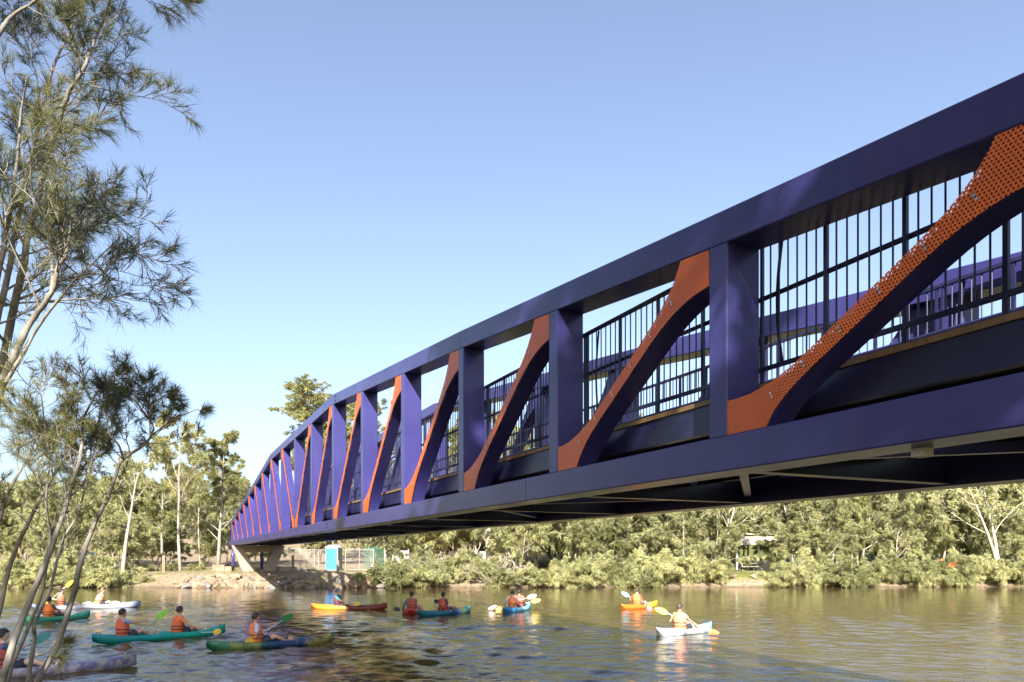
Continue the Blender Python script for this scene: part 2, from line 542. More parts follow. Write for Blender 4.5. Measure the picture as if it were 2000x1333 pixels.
# diagonals: steel box, perforated orange cover on spacers
def bez(p0, p1, p2, n=7):
    return [tuple((1 - s) ** 2 * a + 2 * s * (1 - s) * b + s * s * c for a, b, c in zip(p0, p1, p2)) for s in [i / n for i in range(n + 1)]]
def diagonal(ua, ub, y_face, sgn_y):
    """from the foot at station ua up to the head at station ub"""
    sg = 1 if ub > ua else -1
    A = Vector((ua + 0.004 * sg, LT + 0.003)); B = Vector((ub - 0.004 * sg, top_h(ub) - TC - 0.004))
    A2 = A + Vector((0, 0.36)); A1 = A + Vector((0.56 * sg, 0.0))
    bx = ub - 0.50 * sg
    B1 = Vector((bx, top_h(bx) - TC - 0.004)); B2 = B - Vector((0, 0.40))
    a = A + Vector((0.26 * sg, 0.10)); b = B - Vector((0.26 * sg, 0.14))
    d = (b - a).normalized(); n = Vector((-d.y, d.x)) * sg
    w = 0.083; L = (b - a).length
    def e(side, s): return tuple(a + d * s + n * (w * side))
    k = min(1.25, L * 0.3)
    edge1 = bez(tuple(A2), e(1, k * 0.36), e(1, k)) + bez(e(1, L - k), e(1, L - k * 0.4), tuple(B1))
    edge2 = bez(tuple(A1), e(-1, k * 0.45), e(-1, k)) + bez(e(-1, L - k), e(-1, L - k * 0.36), tuple(B2))
    outline = [tuple(A)] + [p for p in edge2] + [tuple(B)] + list(reversed(edge1))
    cx = (ua + ub) / 2
    mb = MB()
    # the steel box behind is narrower along its upper edge
    e1in = [(p[0] - n.x * 0.022 * f, p[1] - n.y * 0.022 * f) for p, f in zip(edge1, [min(1, i / 5, (len(edge1) - 1 - i) / 5) for i in range(len(edge1))])]
    out_in = [tuple(A)] + edge2 + [tuple(B)] + list(reversed(e1in))
    yb0, yb1 = y_face - 0.045 * sgn_y, y_face - 0.33 * sgn_y
    mb.prism(out_in, lambda p, s: (p[0], (yb0, yb1)[s], p[1] + Z0))
    o = mb.build('diagonal', PAINT, bridge)
    y0, y1 = y_face - 0.008 * sgn_y, y_face - 0.016 * sgn_y
    mb = MB()
    mb.prism(outline, lambda p, s: (p[0], (y0, y1)[s], p[1] + Z0))
    mb.build('perforated_cover', PERF, o)
    mb = MB()
    for s in np.linspace(k * 0.6, L - k * 0.6, 6):
        for sd in (-0.72, 0.30):
            c = a + d * float(s) + n * (w * sd)
            m = Matrix.Translation((c.x, 0, c.y + Z0)) @ Matrix.Rotation(-math.atan2(d.y, d.x), 4, 'Y')
            lo, hi = sorted((y1 - 0.001 * sgn_y, yb0 + 0.002 * sgn_y))
            mb.box((-0.06, lo, -0.015), (0.06, hi, 0.015), m)
    tag(mb.build('spacers', BLACK, o), kind='stuff')
    mb = MB()
    for s in np.linspace(k * 0.45, L - k * 0.45, 6):
        for sd in (-0.25, 0.25):
            c = a + d * float(s) + n * (w * sd)
            ring = [(c.x + 0.014 * math.cos(q), 0, c.y + Z0 + 0.014 * math.sin(q)) for q in [i * math.pi / 3 for i in range(6)]]
            mb.loft([[(p[0], y0 + 0.001 * sgn_y, p[2]) for p in ring], [(p[0], y0 + 0.012 * sgn_y, p[2]) for p in ring]])
    tag(mb.build('bolts', STEEL, o), kind='stuff')
for yf, sg in ((0.0, 1), (-WID, -1)):
    for i in range(1, MID + 1): diagonal(U[i] - PW, U[i - 1], yf, sg)
    for i in range(MID, len(U) - 1): diagonal(U[i], U[i + 1] - PW, yf, sg)
# deck, edge beams, kerbs
V_RAIL = 0.60
uA, uB = -1.0, 80.0
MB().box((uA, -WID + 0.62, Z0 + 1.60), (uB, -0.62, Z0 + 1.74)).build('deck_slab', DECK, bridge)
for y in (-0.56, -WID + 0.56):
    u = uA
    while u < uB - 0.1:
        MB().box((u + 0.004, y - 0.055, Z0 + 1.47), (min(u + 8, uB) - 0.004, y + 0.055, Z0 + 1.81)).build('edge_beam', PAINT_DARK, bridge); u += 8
    u = uA
    while u < uB - 0.1:
        u2 = min(u + 2.6, uB)
        MB().box((u + 0.004, y - 0.09, Z0 + 1.812), (u2 - 0.004, y + 0.085, Z0 + 1.87)).build('kerb', TIMBER, bridge)
        u = u2
# floor beams, stringers and bracing seen from below; the dark paint holds their shade
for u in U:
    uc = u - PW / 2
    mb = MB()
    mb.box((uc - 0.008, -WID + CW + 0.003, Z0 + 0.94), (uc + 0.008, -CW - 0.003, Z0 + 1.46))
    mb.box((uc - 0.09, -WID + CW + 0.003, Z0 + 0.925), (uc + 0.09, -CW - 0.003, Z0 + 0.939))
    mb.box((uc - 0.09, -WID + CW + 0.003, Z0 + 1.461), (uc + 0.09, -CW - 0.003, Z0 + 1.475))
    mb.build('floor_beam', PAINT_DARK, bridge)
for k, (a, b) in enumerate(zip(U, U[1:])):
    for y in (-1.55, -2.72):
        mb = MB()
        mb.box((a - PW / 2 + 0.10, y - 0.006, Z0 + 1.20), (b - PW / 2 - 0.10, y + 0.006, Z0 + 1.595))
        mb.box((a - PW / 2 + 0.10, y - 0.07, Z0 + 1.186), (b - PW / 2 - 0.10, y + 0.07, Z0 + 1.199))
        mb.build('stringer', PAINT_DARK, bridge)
    yn, yf = -CW - 0.05, -WID + CW + 0.05
    p, q = ((yn, yf) if k % 2 == 0 else (yf, yn))
    mb = MB()
    mb.bar((a - PW / 2 + 0.2, p, Z0 + 1.02), (b - PW / 2 - 0.2, q, Z0 + 1.02), 0.11, 0.012)
    mb.bar((a - PW / 2 + 0.2, p, Z0 + 1.08), (b - PW / 2 - 0.2, q, Z0 + 1.08), 0.012, 0.10)
    mb.build('wind_brace', PAINT, bridge)
    mb = MB()
    for du in (0.12, 0.36, 0.60):
        mb.box((a + du, yn - 0.03, Z0 + 0.93), (a + du + 0.13, yn + 0.035, Z0 + 1.0))
    tag(mb.build('gussets', PAINT_DARK, bridge), kind='stuff')
lamp = MB().box((4.10, -0.42, Z0 + 0.83), (4.22, -0.30, Z0 + 0.903))
lamp.build('light_housing', plain('light_housing_grey', (0.55, 0.53, 0.48), 0.5), bridge)

# railings
H_BOT, H_MID, H_TOP, H_LOW = 2.07, 2.88, 3.50, 1.90
bal_me = None; n_bal = 0; rest = MB()
def bow(s): return -0.075 * math.sin(math.pi * s)
def rail_panel(a, b, y, out):
    """rails between stations a < b; out = +1 when the bridge's outside lies towards +y"""
    global bal_me, n_bal
    mb = MB()
    mb.box((a, y - 0.03, Z0 + H_TOP - 0.03), (b, y + 0.03, Z0 + H_TOP + 0.012))
    mb.box((a, y - 0.02, Z0 + H_BOT - 0.025), (b, y + 0.02, Z0 + H_BOT + 0.02))
    mb.tube([(a, y - 0.055 * out, Z0 + H_MID), (b, y - 0.055 * out, Z0 + H_MID)], 0.028, 8)
    o = mb.build('railing', PAINT_DARK, bridge)
    n = max(1, round((b - a) / 0.86))
    for i in range(n + 1):
        u = a + 0.03 + (b - a - 0.06) * i / n
        pm = MB(); wdt = 0.042 if 0 < i < n else 0.03
        rings = []
        for s in [j / 8 for j in range(9)]:
            z = Z0 + H_LOW + (H_TOP - 0.031 - H_LOW) * s
            ends = not 0 < i < n
            c = 0.0; th = 0.018
            rings.append([(u - wdt / 2, y + c - th, z), (u + wdt / 2, y + c - th, z), (u + wdt / 2, y + c + th, z), (u - wdt / 2, y + c + th, z)])
        pm.loft(rings); pm.build('rail_post', PAINT_DARK, o)
        if i == n:
            u -= PW / 2 + 0.09          # bowed end plate just clear of the truss post
            pm = MB(); rings = []
            for s in [j / 10 for j in range(11)]:
                z = Z0 + H_BOT + (H_TOP - 0.031 - H_BOT) * s; c = 0.075 * math.sin(math.pi * s) - 0.02; th = 0.018
                rings.append([(u + c - th, y - 0.05, z), (u + c + th, y - 0.05, z), (u + c + th, y - 0.036, z), (u + c - th, y - 0.036, z)])
            pm.loft(rings); pm.build('end_plate', PAINT_DARK, o)
            u += PW / 2 + 0.09
        if i < n:
            step = (b - a - 0.06) / n
            for j in range(1, 7):
                uu = u + step * j / 7
                if n_bal < 290 and a < 44:
                    if bal_me is None:
                        tmp = MB().tube([(0, 0, Z0 + H_BOT + 0.021), (0, 0, Z0 + H_TOP - 0.031)], 0.0095, 6).build('baluster', PAINT_DARK, o)
                        bal_me = tmp.data; tmp.location = (uu, y, 0)
                    else:
                        c = bpy.data.objects.new('baluster', bal_me); c.location = (uu, y, 0); c.parent = o; COL.objects.link(c)
                    n_bal += 1
                else:
                    rest.tube([(uu, y, Z0 + H_BOT + 0.021), (uu, y, Z0 + H_TOP - 0.031)], 0.0095, 5)
panels = [(a - PW / 2 + 0.012, b - PW / 2 - 0.012) for a, b in zip(U, U[1:])]
order = []
for i, (a, b) in enumerate(panels): order += [(a, b, -V_RAIL, 1, i), (a, b, -WID + V_RAIL, -1, i)]
order.sort(key=lambda r: r[0] + (9 if r[3] < 0 else 0))
for a, b, y, out, i in order: rail_panel(a, b, y, out)
for y, out in ((-V_RAIL, 1), (-WID + V_RAIL, -1)):
    for k in range(3): rail_panel(71.4 + k * 2.85, 71.3 + (k + 1) * 2.85, y, out)
tag(rest.build('balusters', PAINT_DARK, bridge), kind='stuff')
for y in (-0.35, -WID + 0.35):       # plated wings of the approach ramp behind the last post
    MB().box((71.6, y - 0.05, Z0 + 1.0), (80.0, y + 0.05, Z0 + 1.46)).build('approach_beam', PAINT, bridge)

def bpt(u, y, z): return INW * D_NEAR + DIR * u - INW * y + Vector((0, 0, z))    # y<0 lies inward
def bridge_pt(u, v, z): return INW * (D_NEAR + v) + DIR * u + Vector((0, 0, z))
# V-shaped concrete pier
pier = empty('bridge_pier', tuple(bridge_pt(69.4, WID / 2, 0.9)), math.pi / 2 + TH)
tag(pier, 'sandy concrete V-shaped pier carrying the far end of the purple bridge', 'bridge pier')
zt = Z0 + LB - 0.03 - 0.9
h2 = WID / 2
def leg(top, foot, wt, wf, name):
    mb = MB(); rings = []
    for s in [i / 6 for i in range(7)]:
        c = foot + (top - foot) * s; w = wf + (wt - wf) * s; z = -0.6 + (zt + 0.6) * s
        d = 0.55 - 0.08 * s
        rings.append([(-d, c - w, z), (d, c - w, z), (d, c + w, z), (-d, c + w, z)])
    mb.loft(rings); return mb.build(name, CONCRETE, pier)
leg(h2 - 0.30, 0.52, 0.42, 0.50, 'leg'); leg(-h2 + 0.30, -0.52, 0.42, 0.50, 'leg')
MB().box((-0.42, -h2 + 0.55, zt - 0.62), (0.42, h2 - 0.55, zt - 0.012)).build('crosshead', CONCRETE, pier)
for yy in (h2 - 0.3, -h2 + 0.3):
    MB().box((-0.25, yy - 0.22, zt + 0.001), (0.25, yy + 0.22, zt + 0.029)).build('bearing', BLACK, pier)
COLS = [('slim purple steel column left of the concrete pier under the bridge end', 73.5, 0.35), ('purple steel column close behind the left leg of the pier', 73.5, 1.2),
        ('purple steel column framed by the V of the concrete pier', 74.5, 3.0), ('purple steel column seen beside the right leg of the pier', 74.5, 3.9)]
for lab, u, v in COLS:
    p = bridge_pt(u, v, 0); z0 = ground_z(p.x, p.y)
    e = empty('support_column', (p.x, p.y, z0)); tag(e, lab, 'column', 'columns under the approach ramp')
    MB().tube([(0, 0, -0.3), (0, 0, Z0 + 0.99 - z0)], 0.14, 12).build('shaft', PAINT, e, True)
    MB().box((-0.25, -0.25, -0.02), (0.25, 0.25, 0.05)).build('base_plate', CONCRETE, e)


# ------------------------------------------------------------------ trees
def rand_unit(rng):
    v = Vector((rng.gauss(0, 1), rng.gauss(0, 1), rng.gauss(0, 1)))
    return v.normalized()

def grow(rng, p, d, L, r, lev, cfg, tubes, tips, path=None):
    """One branch and all that grows from it."""
    last = len(cfg['kids'])
    if path is None:
        n = cfg.get('seg', (7, 5, 4, 3))[min(lev, 3)]
        path = [p.copy()]; q = p.copy(); dd = d.normalized()
        for i in range(n):
            dd = (dd + rand_unit(rng) * cfg['wig'][min(lev, len(cfg['wig']) - 1)] + Vector((0, 0, cfg['trop'][min(lev, len(cfg['trop']) - 1)]))).normalized()
            q = q + dd * (L / n); path.append(q.copy())
    n = len(path) - 1
    radii = [max(cfg.get('rmin', 0.004), r * (1 - 0.82 * i / n)) for i in range(n + 1)]
    tubes.append((path, radii, lev))
    if lev == last:
        for t in np.linspace(cfg.get('tip0', 0.35), 1.0, cfg.get('ntip', 3)):
            i = min(n - 1, int(t * n)); f = t * n - i
            pt = path[i].lerp(path[i + 1], f); dr = (path[i + 1] - path[i]).normalized()
            tips.append((pt, dr))
        return
    kids = cfg['kids'][lev]
    for k in range(kids):
        t = cfg['lo'][lev] + (1 - cfg['lo'][lev]) * (k + rng.random()) / kids
        t = min(t, 0.995); i = min(n - 1, int(t * n)); f = t * n - i
        pt = path[i].lerp(path[i + 1], f); dr = (path[i + 1] - path[i]).normalized()
        side = rand_unit(rng); side = (side - dr * side.dot(dr)).normalized()
        if 'bias' in cfg: side = (side + Vector(cfg['bias'])).normalized()
        a = math.radians(cfg['ang'][lev] * rng.uniform(0.7, 1.25))
        cd = dr * math.cos(a) + side * math.sin(a)
        cl = (L * cfg['ratio'][lev]) * (1 - cfg.get('taper', 0.45) * t) * rng.uniform(0.7, 1.25)
        grow(rng, pt, cd, cl, max(cfg.get('rmin', 0.004), radii[i] * cfg.get('rr', 0.55)), lev + 1, cfg, tubes, tips)

def needles(tips, per, length, width, spread, droop, seed, bent=True, back=0.3):
    r = np.random.default_rng(seed)
    P = np.repeat(np.array([tuple(t[0]) for t in tips]), per, 0); D = np.repeat(np.array([tuple(t[1]) for t in tips]), per, 0)
    N = len(P)
    d = D + r.normal(0, spread, (N, 3)); d /= np.linalg.norm(d, axis=1)[:, None]
    ln = length * r.uniform(0.55, 1.2, (N, 1))
    b = P - D * (r.uniform(0, back, (N, 1)) * length) + r.normal(0, 0.05 * length, (N, 3))
    s = np.cross(d, r.normal(0, 1, (N, 3))); s /= np.linalg.norm(s, axis=1)[:, None]
    s *= width * 0.5 * r.uniform(0.7, 1.3, (N, 1))
    tip = b + d * ln; tip[:, 2] -= droop * ln[:, 0]
    idx = np.arange(N)[:, None]
    if bent:
        mid = b + d * ln * 0.55; mid[:, 2] -= droop * ln[:, 0] * 0.2
        V = np.stack([b - s, b + s, mid - s * 0.8, mid + s * 0.8, tip], 1).reshape(-1, 3)
        F = np.concatenate([idx * 5 + np.array([[0, 1, 3]]), idx * 5 + np.array([[0, 3, 2]]), idx * 5 + np.array([[2, 3, 4]])], 0)
    else:
        mid = b + d * ln * 0.5
        V = np.stack([b, mid + s, tip, mid - s], 1).reshape(-1, 3)
        F = np.concatenate([idx * 4 + np.array([[0, 1, 2]]), idx * 4 + np.array([[0, 2, 3]])], 0)
    return V, F

def tri_mesh(name, V, F, mat):
    me = bpy.data.meshes.new(name)
    me.vertices.add(len(V)); me.vertices.foreach_set('co', np.ascontiguousarray(V, dtype=np.float32).ravel())
    me.loops.add(len(F) * 3); me.loops.foreach_set('vertex_index', np.ascontiguousarray(F, dtype=np.int32).ravel())
    me.polygons.add(len(F)); me.polygons.foreach_set('loop_start', np.arange(0, len(F) * 3, 3, dtype=np.int32))
    me.update(calc_edges=True); me.validate()
    me.materials.append(mat)
    return me

def wood(name, tubes, mat, parent, max_lev=9, sides=(9, 6, 5, 4)):
    mb = MB()
    for path, radii, lev in tubes:
        if lev <= max_lev: mb.tube(path, radii, sides[min(lev, len(sides) - 1)], cap=lev == 0)
    o = mb.build(name, mat, parent, smooth=True, fix=False)
    return o

BARK_NEAR = mat_bark('grey_casuarina_bark', (0.085, 0.075, 0.065), (0.31, 0.275, 0.23))
BARK_PALE = mat_bark('pale_lichened_bark', (0.14, 0.125, 0.10), (0.36, 0.325, 0.26))
BARK_WHITE = mat_bark('bleached_bark', (0.30, 0.25, 0.18), (0.52, 0.45, 0.35), (3, 3, 1))
BARK_GUM = mat_bark('smooth_gum_bark', (0.22, 0.175, 0.13), (0.46, 0.39, 0.31), (2, 2, 0.6))
LEAF_NEAR = mat_foliage('casuarina_needles', (0.045, 0.064, 0.044), (0.24, 0.225, 0.060), 1.3, 0.38)
LEAF_SCRUB = mat_foliage('olive_scrub_needles', (0.38, 0.38, 0.175), (0.72, 0.705, 0.375), 0.7, 0.6, 0.3)
LEAF_GUM = mat_foliage('gum_leaves', (0.26, 0.265, 0.11), (0.62, 0.59, 0.27), 0.6, 0.6, 0.2)
LEAF_GREEN = mat_foliage('darker_green_leaves', (0.035, 0.048, 0.016), (0.13, 0.135, 0.035), 0.8, 0.25, 0.2)

def spline(pts, per=4):
    out = []
    P = [pts[0]] + list(pts) + [pts[-1]]
    for i in range(1, len(P) - 2):
        for k in range(per):
            s = k / per
            a, b, c, d = P[i - 1], P[i], P[i + 1], P[i + 2]
            out.append(0.5 * ((2 * b) + (c - a) * s + (2 * a - 5 * b + 4 * c - d) * s * s + (3 * b - a - 3 * c + d) * s ** 3))
    out.append(pts[-1]); return out

def near_tree(name, label, stems, Y, seed, cfg, foliage, bark=BARK_NEAR):
    """Stems given by the places they pass through; branches and needles grow from them."""
    rng = random.Random(seed); tubes, tips = [], []
    base = None
    for pts, r, dY in stems:
        P = [px(x, y, Y + dY * i / max(1, len(pts) - 1) + 0.06 * math.sin(i * 2.1 + seed)) for i, (x, y) in enumerate(pts)]
        path = spline(P, 4)
        L = sum((b - a).length for a, b in zip(path, path[1:]))
        if base is None: base = Vector((P[0].x, P[0].y, ground_z(P[0].x, P[0].y)))
        rel = [p - base for p in path]
        # wiggle and lumps
        r = r * 0.84
        rel = [p + rand_unit(rng) * r * 0.10 for p in rel]
        c = dict(cfg)
        Ls = sum((b - a).length for a, b in zip(rel, rel[1:]))
        if Ls < 2.0: c['kids'] = (max(2, round(cfg['kids'][0] * Ls / 3.0)),) + tuple(cfg['kids'][1:]); c['lo'] = (0.3,) + tuple(cfg['lo'][1:])
        grow(rng, None, None, min(cfg.get('len', 2.2), Ls * 1.1), r, 0, c, tubes, tips, path=rel)
    root = empty(name, tuple(base)); tag(root, label, 'tree', 'casuarinas on the near bank')
    wood('trunk', tubes, bark, root)
    V, F = needles(tips, *foliage, seed)
    link_mesh('crown', tri_mesh('crown', V, F, LEAF_NEAR), None, root)
    return root

BIG = dict(kids=(20, 6, 5), lo=(0.26, 0.2, 0.2), ang=(58, 45, 42), ratio=(0.62, 0.55, 0.52), wig=(0.1, 0.22, 0.3, 0.3), trop=(0.1, 0.05, 0.06, 0.02), rr=0.42, rmin=0.0035, ntip=3, tip0=0.4, bias=(0.28, -0.1, 0.05), len=2.1)
NEEDLE_BIG = (8, 0.165, 0.0036, 0.42, 0.10)
near_tree('casuarina_tree', 'tall dark casuarina trunk rising along the left edge to the upper corner',
  [([(-95, 1420), (-60, 1150), (-25, 900), (0, 754), (13, 669), (30, 585), (44, 528), (56, 450), (71, 405), (86, 330), (112, 244), (135, 180), (161, 139), (187, 75), (210, 19), (228, -40)], 0.066, -0.8)], 8.6, 11, BIG, NEEDLE_BIG)
near_tree('casuarina_tree', 'slender dark casuarina stem just left of the tallest trunk, leaning right',
  [([(-120, 1420), (-70, 1000), (-25, 720), (0, 602), (20, 517), (26, 469), (52, 356), (75, 244), (94, 169), (112, 112), (139, 56), (152, -20)], 0.058, 0.7)], 9.2, 23, BIG, NEEDLE_BIG)
near_tree('casuarina_tree', 'leftmost casuarina stem, mostly cut off by the left edge of the picture',
  [([(-150, 1420), (-95, 950), (-40, 690), (0, 517), (13, 450), (22, 400), (34, 311), (40, 230), (52, 150)], 0.05, -0.5)], 8.0, 37, dict(BIG, kids=(12, 5, 4)), NEEDLE_BIG)
near_tree('casuarina_tree', 'pale lichened casuarina stem with a fork, leaning right in front of dark trunks',
  [([(-110, 1430), (-60, 1000), (0, 764), (20, 713), (44, 659), (67, 619), (101, 571), (115, 517), (128, 500), (138, 450), (142, 420)], 0.058, -0.3),
   ([(101, 571), (103, 540), (101, 511), (96, 480), (99, 440)], 0.028, 0.3),
   ([(7, 754), (40, 700), (74, 639), (121, 578), (152, 541), (182, 514), (236, 462)], 0.026, -0.5)], 7.6, 41,
  dict(BIG, kids=(9, 5, 5), lo=(0.5, 0.2, 0.15), len=2.0), (6, 0.15, 0.0036, 0.42, 0.10), BARK_PALE)
near_tree('casuarina_tree', 'dark limb of a tree reaching into the top left corner',
  [([(-260, 1500), (-230, 900), (-150, 400), (-60, 160), (0, 64), (22, 34), (71, 0), (130, -50)], 0.05, 0.2)], 7.0, 47, dict(BIG, kids=(4, 4, 3), lo=(0.75, 0.3, 0.2), len=1.4), NEEDLE_BIG)
SAP = dict(kids=(11, 5, 4), lo=(0.50, 0.2, 0.15), ang=(60, 48, 45), ratio=(0.48, 0.55, 0.5), wig=(0.1, 0.28, 0.35, 0.35), trop=(0.1, 0.08, 0.06, 0.02), rr=0.5, rmin=0.0028, ntip=3, tip0=0.4, bias=(0.1, -0.1, 0.25), len=1.5)
NEEDLE_SAP = (6, 0.11, 0.0027, 0.45, 0.06)
near_tree('casuarina_sapling', 'rightmost leaning casuarina sapling with a kinked top over the teal kayak',
  [([(30, 1490), (74, 1333), (109, 1267), (145, 1158), (156, 1104), (181, 1031), (210, 973), (225, 930), (241, 897), (283, 868), (297, 846), (300, 835), (290, 818)], 0.034, 0.3),
   ([(290, 818), (300, 790), (330, 770), (362, 775)], 0.012, 0.1), ([(290, 818), (270, 790), (262, 755), (245, 725)], 0.012, -0.1), ([(297, 850), (340, 820), (385, 800)], 0.010, -0.1),
   ([(241, 897), (232, 870), (215, 850), (205, 800), (190, 770)], 0.012, -0.2)], 6.2, 53, dict(SAP, lo=(0.62, 0.2, 0.15), len=1.2), NEEDLE_SAP)
near_tree('casuarina_sapling', 'thick grey casuarina sapling second from right, crossing the purple kayak',
  [([(-30, 1490), (7, 1320), (36, 1230), (60, 1169), (87, 1104), (116, 1027), (138, 955), (156, 897), (161, 850), (162, 821), (189, 767), (216, 742)], 0.036, 0.5)], 5.8, 59, SAP, NEEDLE_SAP)
near_tree('casuarina_sapling', 'thin casuarina sapling between two thicker stems at lower left',
  [([(-10, 1490), (14, 1333), (54, 1230), (78, 1170), (92, 1100), (98, 1040), (90, 980), (96, 900), (88, 830), (80, 770)], 0.022, -0.4)], 6.4, 61, SAP, NEEDLE_SAP)
near_tree('casuarina_sapling', 'crooked thin casuarina sapling with a low side twig above the purple kayak',
  [([(40, 1480), (56, 1325), (67, 1249), (66, 1225), (78, 1195), (98, 1151), (109, 1104), (125, 1050), (150, 1010), (165, 960), (176, 900), (182, 850), (200, 800)], 0.023, 0.4),
   ([(70, 1280), (90, 1276), (104, 1262), (116, 1252)], 0.010, 0.1)], 6.0, 67, dict(SAP, kids=(9, 5, 4)), NEEDLE_SAP)
near_tree('casuarina_sapling', 'grey casuarina sapling bending right from the left edge above the river',
  [([(-90, 1480), (-30, 1290), (0, 1187), (22, 1096), (54, 1024), (87, 959), (120, 908), (150, 880), (186, 850), (200, 800)], 0.030, -0.3)], 6.6, 71, SAP, NEEDLE_SAP)
near_tree('casuarina_sapling', 'short dark casuarina sapling at the left edge beneath the pale stem',
  [([(-110, 1480), (-50, 1180), (0, 1013), (18, 959), (40, 919), (62, 880), (70, 830), (60, 780)], 0.026, 0.3)], 7.0, 73, SAP, NEEDLE_SAP)

# --- trees behind the viewpoint: they shade the near half of the bridge
def tree_proto(name, cfg, L, r, seed, leaf, bark, foliage, d=(0, 0, 1), stems=1, spread=0.3, max_lev=9, bent=False):
    rng = random.Random(seed); tubes, tips = [], []
    for k in range(stems):
        a = 2 * math.pi * (k + rng.random() * 0.6) / max(1, stems)
        dd = Vector(d) + (Vector((math.cos(a), math.sin(a), 0)) * spread if stems > 1 else Vector((0, 0, 0)))
        b = Vector((math.cos(a), math.sin(a), 0)) * (0.15 if stems > 1 else 0) + Vector((0, 0, -0.25))
        grow(rng, b, dd, L * rng.uniform(0.8, 1.1), r * rng.uniform(0.7, 1.1), 0, cfg, tubes, tips)
    root = empty(name)
    wood('trunk', tubes, bark, root, max_lev, (8, 5, 4, 3))
    V, F = needles(tips, *foliage, seed, bent)
    link_mesh('crown', tri_mesh('crown', V, F, leaf), None, root)
    return root
used = set()
def plant(proto, loc, rz, sc, label, cat='tree', group=None, tilt=(0, 0), sz=None):
    o = proto if proto.name not in used else copy_tree(proto)
    used.add(proto.name)
    o.location = loc; o.rotation_euler = (tilt[0], tilt[1], rz); o.scale = (sc, sc, sz or sc)
    tag(o, label, cat, group)
    return o
SHADE = dict(kids=(13, 6, 5), lo=(0.35, 0.2, 0.2), ang=(55, 45, 45), ratio=(0.34, 0.5, 0.5), wig=(0.05, 0.2, 0.3, 0.3), trop=(0.05, 0.05, 0.02, 0), rr=0.45, rmin=0.01, ntip=3)
shade = tree_proto('shade_tree', SHADE, 17, 0.26, 5, LEAF_GREEN, BARK_GUM, (12, 0.5, 0.07, 0.7, 0.2))
for x, y, rz, sc in ((4.8, -5.6, 4.0, 0.68), (2.6, -6.4, 0.3, 0.74), (0.7, -6.8, 5.5, 0.88), (-1.1, -7.4, 1.1, 1.02), (-3.4, -7.4, 2.1, 1.16), (-2.2, -11.0, 3.0, 1.25), (1.2, -11.5, 0.9, 0.95), (-12, -8, 1.5, 1.25), (-17, -3, 2.5, 1.05), (-14, -13, 3.7, 1.2), (-10.5, -14, 4.4, 1.45), (-21, -9, 0.2, 1.2), (6.5, -12, 5.0, 0.7), (-10, 0.5, 2.9, 0.95), (-15, 4, 0.6, 1.1), (-22, 8, 1.7, 1.1), (-29, 11, 3.3, 1.2)):
    plant(shade, (x, y, ground_z(x, y)), rz, sc, 'tall leafy tree standing behind the viewpoint, shading the near bridge', 'tree', 'shade trees behind the viewpoint')

# --- vegetation of the far bank
def g(x, y, zoff=0.0): return (x, y, ground_z(x, y) + zoff)
def at(xp, Y, zoff=0.0):
    x = (xp - 1000.0) / F_PX * Y
    return (x, Y, ground_z(x, Y) + zoff)
SCRUB = dict(kids=(10, 6, 4), lo=(0.15, 0.2, 0.2), ang=(42, 42, 45), ratio=(0.5, 0.5, 0.5), wig=(0.14, 0.25, 0.3, 0.3), trop=(0.08, 0.02, -0.04, -0.05), rr=0.5, rmin=0.017, ntip=3)
scrubs = [tree_proto('scrub_casuarina', SCRUB, 8.2, 0.10, 100 + k, LEAF_SCRUB, BARK_WHITE, (11, 0.46, 0.036, 0.5, 0.4), stems=3, spread=0.32, max_lev=3) for k in range(4)]
BUSH = dict(kids=(8, 5), lo=(0.1, 0.2), ang=(45, 45), ratio=(0.55, 0.5), wig=(0.2, 0.3, 0.3), trop=(0.0, -0.03, -0.06), rr=0.5, rmin=0.008, ntip=4)
bushes = [tree_proto('bank_shrub', BUSH, 2.2, 0.035, 140 + k, LEAF_SCRUB, BARK_WHITE, (12, 0.34, 0.035, 0.6, 0.3), stems=6, spread=0.8) for k in range(3)]
DEAD = dict(kids=(7, 5), lo=(0.15, 0.2), ang=(38, 40), ratio=(0.55, 0.5), wig=(0.12, 0.2, 0.25), trop=(0.02, 0.0, 0.0), rr=0.55, rmin=0.012, ntip=2)
dead = tree_proto('dead_shrub', DEAD, 2.9, 0.04, 171, LEAF_SCRUB, BARK_WHITE, (1, 0.18, 0.01, 0.6, 0.2), stems=11, spread=1.1)
GUM = dict(kids=(9, 5, 5), lo=(0.42, 0.35, 0.3), ang=(42, 40, 45), ratio=(0.46, 0.5, 0.5), wig=(0.07, 0.18, 0.25, 0.3), trop=(0.05, 0.10, 0.05, -0.02), rr=0.5, rmin=0.018, ntip=3, taper=0.4)
gums = [tree_proto('gum_tree', GUM, 15, 0.16, 200 + k, LEAF_GUM, BARK_GUM, (15, 0.34, 0.055, 0.8, 0.25)) for k in range(3)]
SLIM = dict(kids=(20, 5, 4), lo=(0.22, 0.2, 0.2), ang=(58, 45, 45), ratio=(0.26, 0.5, 0.5), wig=(0.05, 0.2, 0.3, 0.3), trop=(0.06, 0.06, 0.02, -0.02), rr=0.42, rmin=0.012, ntip=3, taper=0.6)
slims = [tree_proto('slim_casuarina', SLIM, 13, 0.16, 230 + k, LEAF_GUM, BARK_PALE, (9, 0.42, 0.05, 0.5, 0.25)) for k in range(2)]
BIGGUM = dict(kids=(13, 7, 6), lo=(0.34, 0.25, 0.2), ang=(38, 42, 48), ratio=(0.44, 0.5, 0.5), wig=(0.08, 0.2, 0.28, 0.3), trop=(0.05, 0.10, 0.05, -0.02), rr=0.55, rmin=0.03, ntip=3, taper=0.3)
big_gum = tree_proto('gum_tree', BIGGUM, 22, 0.42, 260, LEAF_GUM, BARK_GUM, (30, 0.55, 0.085, 1.1, 0.25))

